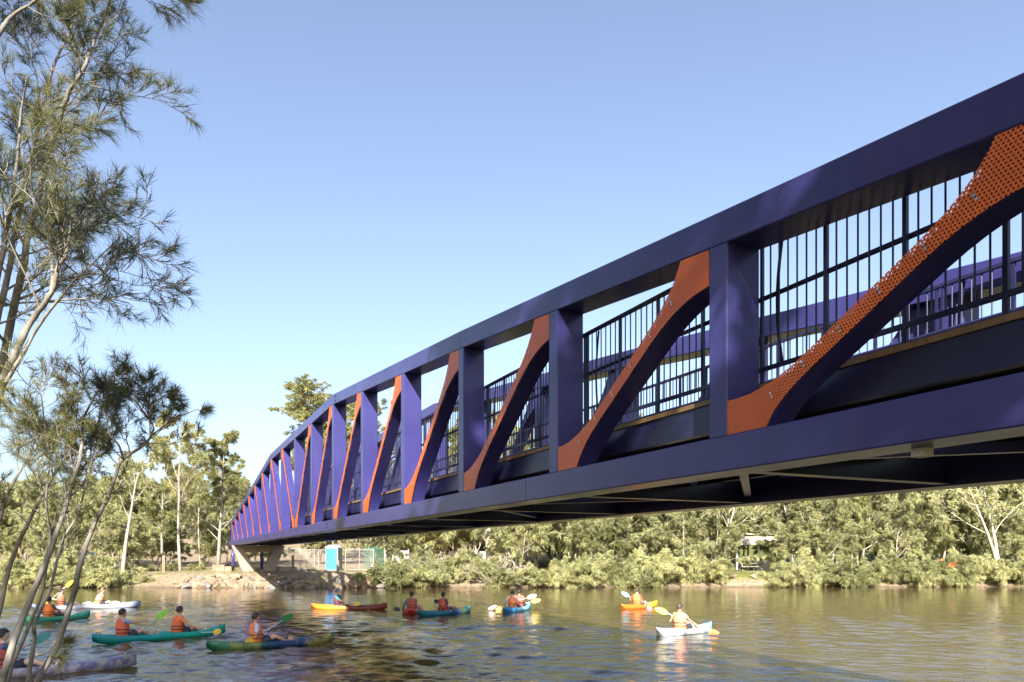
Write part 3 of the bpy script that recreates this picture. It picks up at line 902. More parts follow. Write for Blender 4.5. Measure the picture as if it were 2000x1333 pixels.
# single trees that stand out
plant(gums[0], at(352, 68.5), 0.4, 0.98, 'leaning pale-trunked gum tree standing left of the bridge end', tilt=(0.0, -0.10))
plant(gums[1], at(392, 72), 2.2, 0.86, 'shorter gum tree between two taller trees left of the bridge end')
plant(slims[0], at(426, 73), 1.0, 1.16, 'tall narrow conical casuarina nearest the far bridge end')
plant(slims[1], at(318, 76), 4.0, 0.95, 'thin casuarina behind the leaning pale gum on the far bank')
plant(big_gum, at(652, 98), 0.8, 1.2, 'large spreading gum tree rising behind the middle of the bridge truss', sz=0.76)
plant(gums[2], at(735, 100), 3.0, 1.32, 'rounded gum crown showing between bridge posts right of the largest gum', sz=1.08)
plant(gums[0], at(470, 84), 2.6, 0.8, 'leafy gum just behind the bridge end railing')
LEANER = dict(GUM, kids=(5, 4, 3), lo=(0.5, 0.4, 0.3), ratio=(0.35, 0.5, 0.5))
lean = tree_proto('leaning_tree', LEANER, 9.5, 0.22, 301, LEAF_GUM, BARK_GUM, (6, 0.4, 0.05, 0.6, 0.25), d=(0.18, 0, 1))
plant(lean, at(236, 61.6), 0.0, 1.0, 'grey leaning tree rooted at the water edge left of the timber bollard')
twin = tree_proto('gum_tree', dict(GUM, kids=(5, 4, 4), lo=(0.62, 0.4, 0.3)), 12, 0.27, 302, LEAF_GUM, BARK_WHITE, (8, 0.46, 0.08, 0.7, 0.25), stems=2, spread=0.035)
plant(twin, at(956, 68), 0.2, 1.0, 'twin white tree trunks standing behind the bleached dead shrub')
white = tree_proto('white_trunk_tree', dict(GUM, kids=(6, 4, 4), lo=(0.4, 0.3, 0.3)), 9, 0.17, 303, LEAF_SCRUB, BARK_WHITE, (6, 0.5, 0.05, 0.6, 0.3), stems=2, spread=0.25)
plant(white, at(1405, 63.6), 1.0, 1.0, 'white-trunked tree leaning in front of the picnic shelter')
plant(white, at(1960, 63.5), 3.4, 1.1, 'white-trunked tree at the right end of the far bank')
plant(dead, at(966, 61.3), 0.0, 1.0, 'bleached leafless shrub sprawling to the water below twin white trunks', 'shrub')
plant(dead, at(812, 61.9), 2.0, 0.9, 'bleached twiggy shrub at the water edge beside the white sign board', 'shrub')
# rows of scrub
G1 = 'casuarina scrub along the far bank'
L1 = 'olive feathery casuarina in the dense scrub along the far bank'
rr = random.Random(99)
ZONES = ((-999, 110, 'at the left edge'), (110, 240, 'beside the hidden white vehicle'), (240, 330, 'right of the grey leaning tree'), (330, 480, 'left of the far bridge end'), (480, 640, 'behind the concrete pier'), (640, 770, 'behind the blue toilet'),
         (770, 880, 'by the white notice board'), (880, 940, 'left of the twin white trunks'), (940, 1040, 'by the bleached dead shrub'), (1040, 1150, 'right of the bleached dead shrub'), (1150, 1280, 'behind the orange kayak'), (1280, 1400, 'left of the leaning white tree'),
         (1400, 1480, 'near the picnic shelter'), (1480, 1600, 'right of the picnic shelter'), (1600, 1720, 'between shelter and barriers'), (1720, 1830, 'left of the orange barriers'), (1830, 1920, 'near the orange barriers'), (1920, 9999, 'at the right edge'))
def zone(xp):
    for a, b, w in ZONES:
        if a <= xp < b: return w
def scatter(x0, x1, step, Y0, Y1, s0, s1, kinds, label, cat, group, skip=None):
    xp = x0
    while xp < x1:
        Y = rr.uniform(Y0, Y1) if Y0 is not None else shore_far((xp - 1000) / F_PX * 62) + rr.uniform(0.2, Y1); x = xp + rr.uniform(-0.4, 0.4) * step
        if skip is None or not skip(x, Y):
            plant(rr.choice(kinds), at(x, Y, -0.05), rr.uniform(0, 6.28), rr.uniform(s0, s1), label + ' ' + zone(x) if label.endswith(',') else label, cat, group, sz=rr.uniform(s0, s1))
        xp += step
park = lambda x, Y: (1415 < x < 1550 and Y < 75) or (1810 < x < 1900 and Y < 73)
scatter(770, 2080, 62, 73, 78, 0.95, 1.3, scrubs, 'olive casuarina in the middle of the scrub,', 'tree', G1, park)
scatter(800, 2080, 70, 80, 88, 1.2, 1.6, scrubs, 'tall olive casuarina at the back of the scrub,', 'tree', G1)
scatter(900, 2200, 110, 92, 104, 1.5, 2.0, scrubs, 'tallest background casuarina rising behind the scrub,', 'tree', G1)
scatter(1010, 2060, 105, 64.5, 66.5, 0.5, 0.85, scrubs, 'small feathery casuarina close to the water,', 'tree', G1, park)
scatter(-60, 235, 42, 64, 70, 0.6, 0.85, scrubs, 'feathery casuarina on the left far bank,', 'tree', G1, lambda x, Y: 150 < x < 215)
scatter(-80, 330, 60, 76, 90, 0.9, 1.15, scrubs, 'taller casuarina behind the left far bank,', 'tree', G1)
scatter(300, 470, 45, 80, 92, 0.55, 0.8, scrubs, 'olive casuarina behind the gum trunks,', 'tree', G1)
scatter(480, 800, 60, 84, 96, 0.6, 0.9, scrubs, 'olive casuarina in the background under the bridge,', 'tree', G1)
for xp, Y in ((1046, 77.0), (1012, 79.0)):
    plant(scrubs[1], at(xp, Y, -0.05), xp * 0.01, 1.1, 'olive casuarina filling the gap right of the twin white trunks' if xp > 1040 else 'olive casuarina directly behind the bleached dead shrub', 'tree', G1)
G2 = 'shrubs along the water edge'
L2 = 'low olive shrub overhanging the far water,'
scatter(775, 2060, 25, None, 1.5, 0.75, 1.25, bushes, L2, 'shrub', G2, lambda x, Y: 1415 < x < 1500 or 1000 < x < 1030)
scatter(-40, 215, 28, None, 1.4, 0.8, 1.3, bushes, L2, 'shrub', G2)
scatter(285, 460, 60, 70, 74, 0.4, 0.7, bushes, 'small grassy shrub on the bare ground left of the bridge pier', 'shrub', 'small shrubs left of the pier')
# far wooded slope
G3 = 'trees on the distant slope'
L3 = 'distant tree on the wooded slope beyond the far bank'
for k in range(90):
    Y = rr.uniform(120, 260); x = rr.uniform(-0.75, 0.75) * Y
    plant(rr.choice(scrubs + bushes[:0]), (x, Y, ground_z(x, Y) - 0.3), rr.uniform(0, 6.28), rr.uniform(0.9, 1.4), L3, 'tree', G3)

# grass on the far bank
def grass_blades():
    r = np.random.default_rng(12); pts = []
    while len(pts) < 26000:
        x = r.uniform(-46, 52); d = r.uniform(0.6, 15) ** 1.0; y = shore_far(x) + d
        dens = 0.5 + 0.5 * math.sin(x * 0.7 + 1.3 * math.sin(y * 0.9)) * math.sin(y * 1.3 + x * 0.21)
        if x > -9: dens += 0.35
        if abs(y - 69) < 1.2: dens *= 0.15
        if r.random() < dens: pts.append((x, y, ground_z(x, y) - 0.02))
    P = np.array(pts); N = len(P)
    d = np.stack([r.normal(0, 0.35, N), r.normal(0, 0.35, N), np.ones(N)], 1); d /= np.linalg.norm(d, axis=1)[:, None]
    ln = r.uniform(0.08, 0.30, (N, 1)); s_ = np.cross(d, r.normal(0, 1, (N, 3))); s_ /= np.linalg.norm(s_, axis=1)[:, None]; s_ *= 0.016
    V = np.stack([P - s_, P + s_, P + d * ln], 1).reshape(-1, 3)
    F = np.arange(N * 3).reshape(-1, 3)
    return tri_mesh('grass', V, F, mat_foliage('bank_grass', (0.10, 0.12, 0.03), (0.32, 0.31, 0.10), 0.8, 0.4, 0.0))
tag(link_mesh('grass', grass_blades()), 'patchy green and straw grass on the far bank', 'grass', kind='stuff')

# ------------------------------------------------------------------ far bank: rocks and built things
STONE = plain('sandstone', (0.235, 0.17, 0.108), 0.9, 0.45, 1.3, 0.02, which='Object')
STONE_G = plain('grey_stone', (0.17, 0.15, 0.13), 0.9, 0.3, 1.5, 0.02)
def rock_mesh(seed):
    r = random.Random(seed); bm = bmesh.new()
    bmesh.ops.create_icosphere(bm, subdivisions=3, radius=1.0)
    planes = [(rand_unit(r), r.uniform(0.55, 0.95)) for _ in range(14)]
    for v in bm.verts:
        d = v.co.normalized(); m = 1.15
        for n, h in planes:
            c = d.dot(n)
            if c > 0.05: m = min(m, h / c)
        v.co = d * m * (1 + 0.03 * r.uniform(-1, 1))
    me = bpy.data.meshes.new('boulder'); bm.to_mesh(me); bm.free()
    return me
rocks = [rock_mesh(k) for k in range(7)]
for m_ in rocks: m_.materials.append(STONE)
rocks_g = [m_.copy() for m_ in rocks]
for m_ in rocks_g: m_.materials.clear(); m_.materials.append(STONE_G)
def boulder(loc, s, label, group):
    o = bpy.data.objects.new('boulder', rr.choice(rocks if rr.random() < 0.75 else rocks_g)); COL.objects.link(o)
    o.location = loc; o.scale = (s * rr.uniform(0.9, 1.5), s * rr.uniform(0.7, 1.0), s * rr.uniform(0.45, 0.7)); o.rotation_euler = (rr.uniform(-0.3, 0.3), rr.uniform(-0.3, 0.3), rr.uniform(0, 6.28))
    tag(o, label, 'rock', group)
for k in range(150):
    x = rr.uniform(345, 575) if k < 105 else rr.uniform(575, 765)
    Y = 60.3 + rr.uniform(0.0, 2.6)
    big = x > 640 and rr.random() < 0.5
    boulder(at(x, Y, 0.04), rr.choice((0.22, 0.30, 0.38, 0.5, 0.62)) * rr.uniform(0.8, 1.1) * (1.7 if big else 1), 'sandstone boulder in the rock bank ' + ('left of the pier' if x < 470 else 'directly below the pier' if x < 545 else 'in the bridge shadow' if x < 610 else 'below the blue toilet' if x < 690 else 'at its right end'), 'riprap boulders under the bridge')
for x, Y, s in ((1432, 63.2, 0.55), (1470, 63.1, 0.6), (1500, 63.2, 0.4), (1340, 62.5, 0.3), (1300, 62.4, 0.35), (1795, 64.2, 0.4), (1820, 64.4, 0.5), (1850, 64.4, 0.35), (1005, 61.8, 0.45), (1025, 61.9, 0.4), (1895, 64.6, 0.3)):
    boulder(at(x, Y, 0.0), s, 'pale flat stone at the water edge under the bank shrubs', 'stones along the right bank')
def place(name, xp, Y, label, cat, rz=0.0, group=None):
    e = empty(name, at(xp, Y), rz); return tag(e, label, cat, group)
e = place('sandstone_block', 434, 66.5, 'pale cut sandstone blocks lying left of the concrete pier', 'stone block')
MB().box((-0.75, -0.4, -0.1), (0.35, 0.4, 0.62)).build('block', STONE, e); MB().box((0.37, -0.35, -0.1), (0.95, 0.4, 0.45)).build('block', STONE, e)
WOODP = plain('weathered_timber', (0.22, 0.15, 0.10), 0.85, 0.3, 4, 0.01)
for xp, Y, h, lab in ((572, 66.2, 1.5, 'brown timber bollard right of the concrete pier'), (320, 65, 1.5, 'timber bollard standing on the bare bank left of the sandstone blocks'), (660, 64.5, 1.1, 'pale timber bollard in front of the blue toilet'), (754, 66, 1.15, 'timber bollard by the right end of the wire fence')):
    e = place('timber_bollard', xp, Y, lab, 'bollard', 0.2, 'timber bollards on the far bank')
    mb = MB(); mb.box((-0.11, -0.11, -0.2), (0.11, 0.11, h - 0.06)); mb.build('post', WOODP, e)
    MB().loft([[(-0.11, -0.11, h - 0.059), (0.11, -0.11, h - 0.059), (0.11, 0.11, h - 0.059), (-0.11, 0.11, h - 0.059)], [(-0.06, -0.06, h), (0.06, -0.06, h), (0.06, 0.06, h), (-0.06, 0.06, h)]]).build('cap', WOODP, e)
e = place('retaining_wall', 556, 66.8, 'low grey block wall beside the pier at the end of the path', 'wall', 0.1)
for k in range(4): MB().box((-0.95 + k * 0.5, -0.15, -0.2), (-0.46 + k * 0.5, 0.15, 0.42)).build('block', CONCRETE, e)
# portable toilet
BLUE = plain('blue_plastic', (0.045, 0.185, 0.43), 0.45, 0.06, 2)
WHITE = plain('white_plastic', (0.46, 0.46, 0.45), 0.45, 0.08, 2)
GREYD = plain('grey_plastic', (0.16, 0.15, 0.14), 0.6, 0.2, 3)
e = place('portable_toilet', 652, 69.5, 'blue portable toilet with a white roof beside the wire fence', 'toilet', -0.12)
MB().box((-0.58, -0.58, 0.10), (0.58, 0.58, 2.18)).build('cabin', WHITE, e)
d_ = MB().box((-0.55, -0.615, 0.16), (0.53, -0.583, 2.12)).build('door', BLUE, e)
MB().box((0.36, -0.65, 1.05), (0.46, -0.617, 1.2)).build('handle', GREYD, d_)
for z in (0.45, 0.8, 1.15, 1.5, 1.85): MB().box((-0.5, -0.622, z), (0.30, -0.616, z + 0.02)).build('door_rib', BLUE, d_)
MB().box((0.583, -0.56, 0.16), (0.62, 0.56, 2.1)).build('side_panel', GREYD, e)
r_ = MB(); r_.loft([[(-0.64, -0.64, 2.182), (0.64, -0.64, 2.182), (0.64, 0.64, 2.182), (-0.64, 0.64, 2.182)], [(-0.60, -0.60, 2.3), (0.60, -0.60, 2.3), (0.60, 0.60, 2.3), (-0.60, 0.60, 2.3)], [(-0.35, -0.3, 2.46), (0.35, -0.3, 2.46), (0.35, 0.3, 2.46), (-0.35, 0.3, 2.46)]])
ro = r_.build('roof', WHITE, e)
MB().tube([(0.45, 0.45, 2.2), (0.45, 0.45, 2.62)], 0.05, 8).build('vent_pipe', GREYD, ro)
MB().box((-0.64, -0.66, -0.1), (0.64, 0.64, 0.098)).build('skid', GREYD, e)
# temporary wire fence
WIRE = plain('galvanised_tube', (0.42, 0.41, 0.39), 0.5, 0.08, 4, metallic=0.2)
def fence(xp, Y, rz, w, lab):
    e = place('wire_fence_panel', xp, Y, lab, 'fence', rz, 'temporary fence panels')
    h = 2.05
    for x in (-w / 2, w / 2): MB().tube([(x, 0, 0.05), (x, 0, h)], 0.028, 6).build('upright', WIRE, e)
    for z in (0.12, h - 0.03): MB().tube([(-w / 2, 0, z), (w / 2, 0, z)], 0.024, 6).build('rail', WIRE, e)
    MB().tube([(0, 0, 0.12), (0, 0, h - 0.03)], 0.018, 6).build('middle_upright', WIRE, e)
    mb = MB()
    for k in range(1, 13): mb.tube([(-w / 2, 0.012, 0.12 + k * 0.147), (w / 2, 0.012, 0.12 + k * 0.147)], 0.006, 4, False)
    for k in range(1, int(w / 0.075)): mb.tube([(-w / 2 + k * 0.075, 0.018, 0.12), (-w / 2 + k * 0.075, 0.018, h - 0.03)], 0.0028, 3, False)
    tag(mb.build('wire_mesh', WIRE, e), kind='stuff')
    for x in (-w / 2 + 0.05, w / 2 - 0.05): MB().box((x - 0.12, -0.3, -0.05), (x + 0.12, 0.3, 0.10)).build('foot_block', CONCRETE, e)
fence(562, 72.4, 0.35, 2.4, 'wire fence panel nearest the concrete pier'); fence(590, 72.0, 0.0, 2.4, 'wire fence panel between the pier and the blue toilet')
fence(622, 72.1, 0.05, 2.4, 'wire fence panel directly left of the blue toilet'); fence(702, 69.0, 0.05, 2.6, 'wire fence panel right of the blue toilet')
GREEN = plain('green_powder_coat', (0.008, 0.075, 0.042), 0.5, 0.1, 3)
e = place('palisade_fence', 742, 76, 'dark green palisade fence behind the wire fence panel', 'fence')
for z in (0.35, 1.9): MB().box((-1.6, 0.02, z), (1.6, 0.06, z + 0.05)).build('rail', GREEN, e)
pal = None
for k in range(20):
    x = -1.55 + k * 0.163
    if pal is None:
        o = MB().add([(-0.04, -0.012, 0.05), (0.04, -0.012, 0.05), (0.04, -0.012, 2.15), (0, -0.012, 2.3), (-0.04, -0.012, 2.15), (-0.04, 0.018, 0.05), (0.04, 0.018, 0.05), (0.04, 0.018, 2.15), (0, 0.018, 2.3), (-0.04, 0.018, 2.15)],
             [(0,1,2,3,4),(9,8,7,6,5),(0,5,6,1),(1,6,7,2),(2,7,8,3),(3,8,9,4),(4,9,5,0)]).build('pale', GREEN, e); pal = o.data
    else:
        o = bpy.data.objects.new('pale', pal); COL.objects.link(o); o.parent = e
    o.location = (x, 0, 0)
e = place('pale_fence', 918, 76, 'white picket fence glimpsed behind the scrub near the twin trunks', 'fence')
for z in (0.3, 1.4): MB().box((-2, 0.02, z), (2, 0.06, z + 0.06)).build('rail', WHITE, e)
for k in range(22): MB().box((-1.95 + k * 0.185, -0.012, 0.05), (-1.85 + k * 0.185, 0.018, 1.75)).build('pale', WHITE, e)
# sign board, traffic things
e = place('sign_board', 786, 64.8, 'white notice board on two posts half hidden by bank shrubs', 'sign', 0.1)
for x in (-0.55, 0.55): MB().tube([(x, 0, -0.2), (x, 0, 1.9)], 0.035, 8).build('post', WIRE, e)
MB().box((-0.5, -0.03, 0.5), (0.5, 0.0, 1.75)).build('panel', WHITE, e)
ORANGE = plain('orange_plastic', (0.75, 0.16, 0.04), 0.5, 0.1, 3)
for xp, Y, w, lab in ((1845, 70.2, 0.9, 'orange plastic barrier behind the shrubs, left one of the pair'), (1864, 70.6, 1.1, 'orange plastic barrier behind the shrubs, right one of the pair')):
    e = place('plastic_barrier', xp, Y, lab, 'barrier', 0.1, 'orange barriers')
    mb = MB(); mb.loft([[(-w / 2, -0.3, 0), (w / 2, -0.3, 0), (w / 2, 0.3, 0), (-w / 2, 0.3, 0)], [(-w / 2, -0.28, 0.25), (w / 2, -0.28, 0.25), (w / 2, 0.28, 0.25), (-w / 2, 0.28, 0.25)], [(-w / 2, -0.1, 0.6), (w / 2, -0.1, 0.6), (w / 2, 0.1, 0.6), (-w / 2, 0.1, 0.6)], [(-w / 2, -0.08, 1.1), (w / 2, -0.08, 1.1), (w / 2, 0.08, 1.1), (-w / 2, 0.08, 1.1)]])
    mb.build('shell', ORANGE, e)
    MB().box((-0.2, -0.34, 0.06), (0.2, -0.302, 0.16)).build('fork_slot', BLACK, e)
for xp, Y, lab in ((727, 71.0, 'orange traffic cone by the green palisade fence'), (1880, 70.5, 'orange traffic cone right of the orange barriers')):
    e = place('traffic_cone', xp, Y, lab, 'traffic cone')
    MB().tube([(0, 0, 0.03), (0, 0, 0.72)], [0.17, 0.03], 12).build('cone', ORANGE, e)
    MB().tube([(0, 0, 0.36), (0, 0, 0.52)], [0.116, 0.078], 12).build('band', WHITE, e)
    MB().box((-0.2, -0.2, -0.02), (0.2, 0.2, 0.029)).build('base', BLACK, e)
# picnic shelter and table
CREAM = plain('cream_paint', (0.36, 0.33, 0.24), 0.6, 0.08, 2)
ROOF = plain('roof_sheet', (0.27, 0.24, 0.19), 0.6, 0.12, 2)
MINT = plain('mint_paint', (0.45, 0.60, 0.50), 0.5, 0.08, 2)
e = place('picnic_shelter', 1475, 72.5, 'open picnic shelter with cream two-tier roof behind the bank shrubs', 'shelter', 0.03)
for x in (-2.3, -0.2, 2.9):
    for y in (-1.4, 1.4): MB().box((x - 0.08, y - 0.08, -0.2), (x + 0.08, y + 0.08, 2.45)).build('post', MINT, e)
MB().loft([[(-3.5, -2.0, 2.45), (3.6, -2.0, 2.45), (3.6, 2.0, 2.45), (-3.5, 2.0, 2.45)], [(-3.5, -2.0, 2.6), (3.6, -2.0, 2.6), (3.6, 2.0, 2.6), (-3.5, 2.0, 2.6)]]).build('eave', CREAM, e)
MB().loft([[(-3.45, -1.95, 2.602), (3.55, -1.95, 2.602), (3.55, 1.95, 2.602), (-3.45, 1.95, 2.602)], [(-3.0, -0.8, 3.3), (3.1, -0.8, 3.3), (3.1, 0.8, 3.3), (-3.0, 0.8, 3.3)]]).build('roof', ROOF, e)
MB().box((-3.2, -1.0, 3.45), (3.3, 1.0, 3.56)).build('ridge_cap', CREAM, e)
for x in (-2.6, 2.7): MB().box((x - 0.05, -0.6, 3.3), (x + 0.05, 0.6, 3.449)).build('ridge_support', CREAM, e)
e = place('barbecue_counter', 1500, 71.2, 'cream barbecue counter standing under the picnic shelter', 'counter', 0.03)
MB().box((-1.4, -0.4, 0), (1.4, 0.4, 0.95)).build('plinth', CREAM, e); MB().box((-1.5, -0.46, 0.952), (1.5, 0.46, 1.02)).build('top', CREAM, e)
MB().box((-1.2, -0.42, 0.3), (-0.7, -0.401, 0.75)).build('door', GREYD, e)
e = place('picnic_table', 1462, 69.5, 'low picnic table with benches in front of the picnic shelter', 'table', 0.03)
for k in range(3): MB().box((-0.95, -0.36 + k * 0.245, 0.72), (0.95, -0.13 + k * 0.245, 0.77)).build('top_plank', ROOF, e)
for y in (-0.75, 0.75): MB().box((-0.95, y - 0.14, 0.42), (0.95, y + 0.14, 0.47)).build('bench', ROOF, e)
for x in (-0.7, 0.7): MB().box((x - 0.05, -0.85, 0), (x + 0.05, 0.85, 0.06)).bar((x, -0.5, 0.05), (x, -0.2, 0.715), 0.08, 0.08).bar((x, 0.5, 0.05), (x, 0.2, 0.715), 0.08, 0.08).box((x - 0.04, -0.85, 0.35), (x + 0.04, 0.85, 0.415)).build('leg', ROOF, e)
e = place('park_bench', 1190, 70, 'grey park bench on the lawn behind the scrub', 'bench', 0.0)
for k in range(3): MB().box((-0.9, -0.2 + k * 0.14, 0.43), (0.9, -0.08 + k * 0.14, 0.47)).build('seat_slat', WOODP, e)
for k in range(2): MB().box((-0.9, 0.24, 0.58 + k * 0.16), (0.9, 0.28, 0.70 + k * 0.16)).build('back_slat', WOODP, e)
for x in (-0.7, 0.7): MB().box((x - 0.03, -0.2, -0.1), (x + 0.03, 0.2, 0.429)).box((x - 0.03, 0.20, 0.2), (x + 0.03, 0.239, 0.9)).build('leg', WOODP, e)
# white off-road vehicle half hidden in the scrub
CARW = plain('white_car_paint', (0.75, 0.75, 0.74), 0.25, 0.04, 2, coat=0.6)
GLASS = plain('dark_window_glass', (0.03, 0.035, 0.04), 0.08, 0.1, 2)
e = place('parked_van', 172, 69.5, 'white four-wheel-drive parked behind bushes at the far left', 'vehicle', 0.25)
prof = [(-2.1, 0.45), (-2.15, 1.0), (-1.9, 1.05), (-1.55, 1.75), (0.35, 1.78), (0.95, 1.12), (2.0, 1.02), (2.15, 0.75), (2.1, 0.42)]
body = MB(); body.prism(prof, lambda p, s: (p[0], (-0.85, 0.85)[s], p[1])); body.build('body', CARW, e)
for q in ([(-1.4, 1.15), (-1.3, 1.62), (-0.55, 1.65), (-0.55, 1.15)], [(-0.45, 1.15), (-0.45, 1.65), (0.30, 1.66), (0.70, 1.18)]):
    MB().prism(q, lambda p, s: (p[0], (-0.862, -0.852)[s], p[1])).build('window', GLASS, e)
MB().prism([(0.42, 1.74), (0.93, 1.17), (0.955, 1.18), (0.445, 1.75)], lambda p, s: (p[0], (-0.72, 0.72)[s], p[1])).build('windscreen', GLASS, e)
for x in (-1.3, 1.35):
    for y in (-0.86, 0.66):
        wv_ = MB().tube([(x, y, 0.38), (x, y + 0.2, 0.38)], 0.39, 18).build('tyre', BLACK, e)
        MB().tube([(x, y - 0.012, 0.38), (x, y + 0.19, 0.38)], 0.2, 14).build('rim', STEEL, wv_)
for y in (-0.6, 0.6): MB().ball((2.13, y, 0.85), (0.05, 0.14, 0.09), 10, 6).build('headlight', WHITE, e)

# ------------------------------------------------------------------ kayaks, paddlers, paddles
rk = random.Random(4)
def kayak(name, label, stern, bow, stops, L=None, W=0.72, noise=0.1, seats=(0.0,), sit_on=False, group='kayaks on the river'):
    """stern, bow: places on the water (photo pixels at the waterline)."""
    a, b = on_water(*stern), on_water(*bow)
    d = b - a; d.z = 0
    if L is None: L = d.length
    c = (a + b) / 2; c.z = 0
    rz = math.atan2(d.y, d.x)
    e = empty(name, tuple(c), rz); tag(e, label, 'kayak', group)
    mat = mat_hull(label[:24].replace(' ', '_') + '_plastic', stops, length=L, noise=noise)
    mb = MB(); rings = []; N = 26
    for i in range(N + 1):
        s = i / N; x = (s - 0.5) * L
        k = abs(2 * s - 1)
        w = max(0.012, W / 2 * (1 - k ** 2.6) ** 0.75)
        rise = 0.13 * k ** 3 * (1.25 if s > 0.5 else 0.9)
        keel = -0.10 + 0.16 * k ** 6
        gun = 0.17 + rise
        cock = 0.0
        for sx in seats:
            q = (x - sx - 0.15) / 0.62
            if abs(q) < 1: cock = max(cock, (1 - q ** 4))
        deck = gun + 0.055 * (1 - k) - 0.17 * cock
        rim = gun + 0.015 * (1 - k)
        half = [(0, keel), (0.55 * w, keel + 0.02), (0.90 * w, keel + 0.10), (w, 0.06 + rise * 0.6), (0.97 * w, gun - 0.02), (0.88 * w, rim), (0.70 * w, rim + 0.012 * (1 - k)), (0.60 * w, deck if cock > 0.05 else (rim * 0.5 + deck * 0.5) + 0.01), (0.3 * w, deck + (0.0 if cock > 0.05 else 0.01)), (0, deck + (0.0 if cock > 0.05 else 0.014))]
        ring = [(x, y, z) for y, z in half] + [(x, -y, z) for y, z in reversed(half[1:-1])]
        rings.append(ring)
    mb.loft(rings)
    mb.build('hull', mat, e, True)
    for sx in seats:
        MB().loft([[(sx - 0.30 + 0.02 * t, -0.19, 0.03 + 0.28 * t) for t in (0, 1)] + [(sx - 0.26 + 0.02 * t, -0.19, 0.03 + 0.28 * t) for t in (1, 0)], [(sx - 0.30 + 0.02 * t, 0.19, 0.03 + 0.28 * t) for t in (0, 1)] + [(sx - 0.26 + 0.02 * t, 0.19, 0.03 + 0.28 * t) for t in (1, 0)]]).build('seat_back', BLACK, e)
    for sg in (-1, 1):
        x = sg * (L / 2 - 0.16); z = 0.17 + 0.12
        MB().tube([(x - 0.06, 0, z - 0.02), (x - 0.04, 0, z + 0.05), (x + 0.04, 0, z + 0.05), (x + 0.06, 0, z - 0.02)], 0.012, 6).build('carry_handle', BLACK, e)
    e['_len'] = L
    return e, c, rz

def remeshed(mb, name, mat, parent, voxel, smooth_it=3):
    o = mb.build(name, None, None, True)
    m = o.modifiers.new('r', 'REMESH'); m.mode = 'VOXEL'; m.voxel_size = voxel; m.use_smooth_shade = True
    if smooth_it:
        sm = o.modifiers.new('s', 'SMOOTH'); sm.factor = 0.5; sm.iterations = smooth_it
    dg = bpy.context.evaluated_depsgraph_get()
    me = bpy.data.meshes.new_from_object(o.evaluated_get(dg))
    bpy.data.objects.remove(o)
    me.materials.clear(); me.materials.append(mat)
    me.polygons.foreach_set('use_smooth', [True] * len(me.polygons))
    return link_mesh(name, me, None, parent)

MATC = {}
def cloth(c, key='cloth', rough=0.8):
    k = (key, tuple(c))
    if k not in MATC: MATC[k] = plain(key, c, rough, 0.18, 9, 0.004)
    return MATC[k]
SKIN_A, SKIN_B, SKIN_C = (0.50, 0.30, 0.21), (0.33, 0.18, 0.11), (0.62, 0.42, 0.32)
HAIR_D = (0.018, 0.014, 0.012)

def ell(cx, cy, cz, rx, ry, n=14):
    return [(cx + rx * math.cos(2 * math.pi * k / n), cy + ry * math.sin(2 * math.pi * k / n), cz) for k in range(n)]

def paddle(label, A, B, blades, rim=(0.85, 0.84, 0.80)):
    """A, B: world places of the two blade tips."""
    c = (A + B) / 2; d = (B - A); L = d.length; d.normalize()
    e = empty('paddle', tuple(c)); tag(e, label, 'paddle', 'kayak paddles')
    MB().tube([-d * (L / 2 - 0.40), d * (L / 2 - 0.40)], 0.016, 8).build('shaft', cloth(rim, 'paddle_shaft', 0.4), e, True)
    up = Vector((0, 0, 1)); 
    for sg, col in ((-1, blades[0]), (1, blades[1])):
        ax = d * sg
        n = Vector((0, -1, 0.25)); n = (n - ax * n.dot(ax)).normalized(); s = ax.cross(n)
        mb = MB(); outl = []
        for q in range(15):
            f = q / 14; w = 0.105 * math.sin(math.pi * min(1, 0.08 + f * 0.92)) ** 0.55 if f < 1 else 0.0
            outl.append((L / 2 - 0.46 + 0.46 * f, max(0.015, w if f > 0.04 else 0.02)))
        left = [ax * x + s * w for x, w in outl]; right = [ax * x - s * w for x, w in reversed(outl)]
        ring = left + right
        mb.loft([[p + n * 0.006 for p in ring], [p - n * 0.006 for p in ring]])
        mb.tube([ax * (L / 2 - 0.46), ax * (L / 2 - 0.1)], [0.015, 0.006], 6)
        mb.build('blade', cloth(col, 'paddle_blade', 0.4), e)
    return e

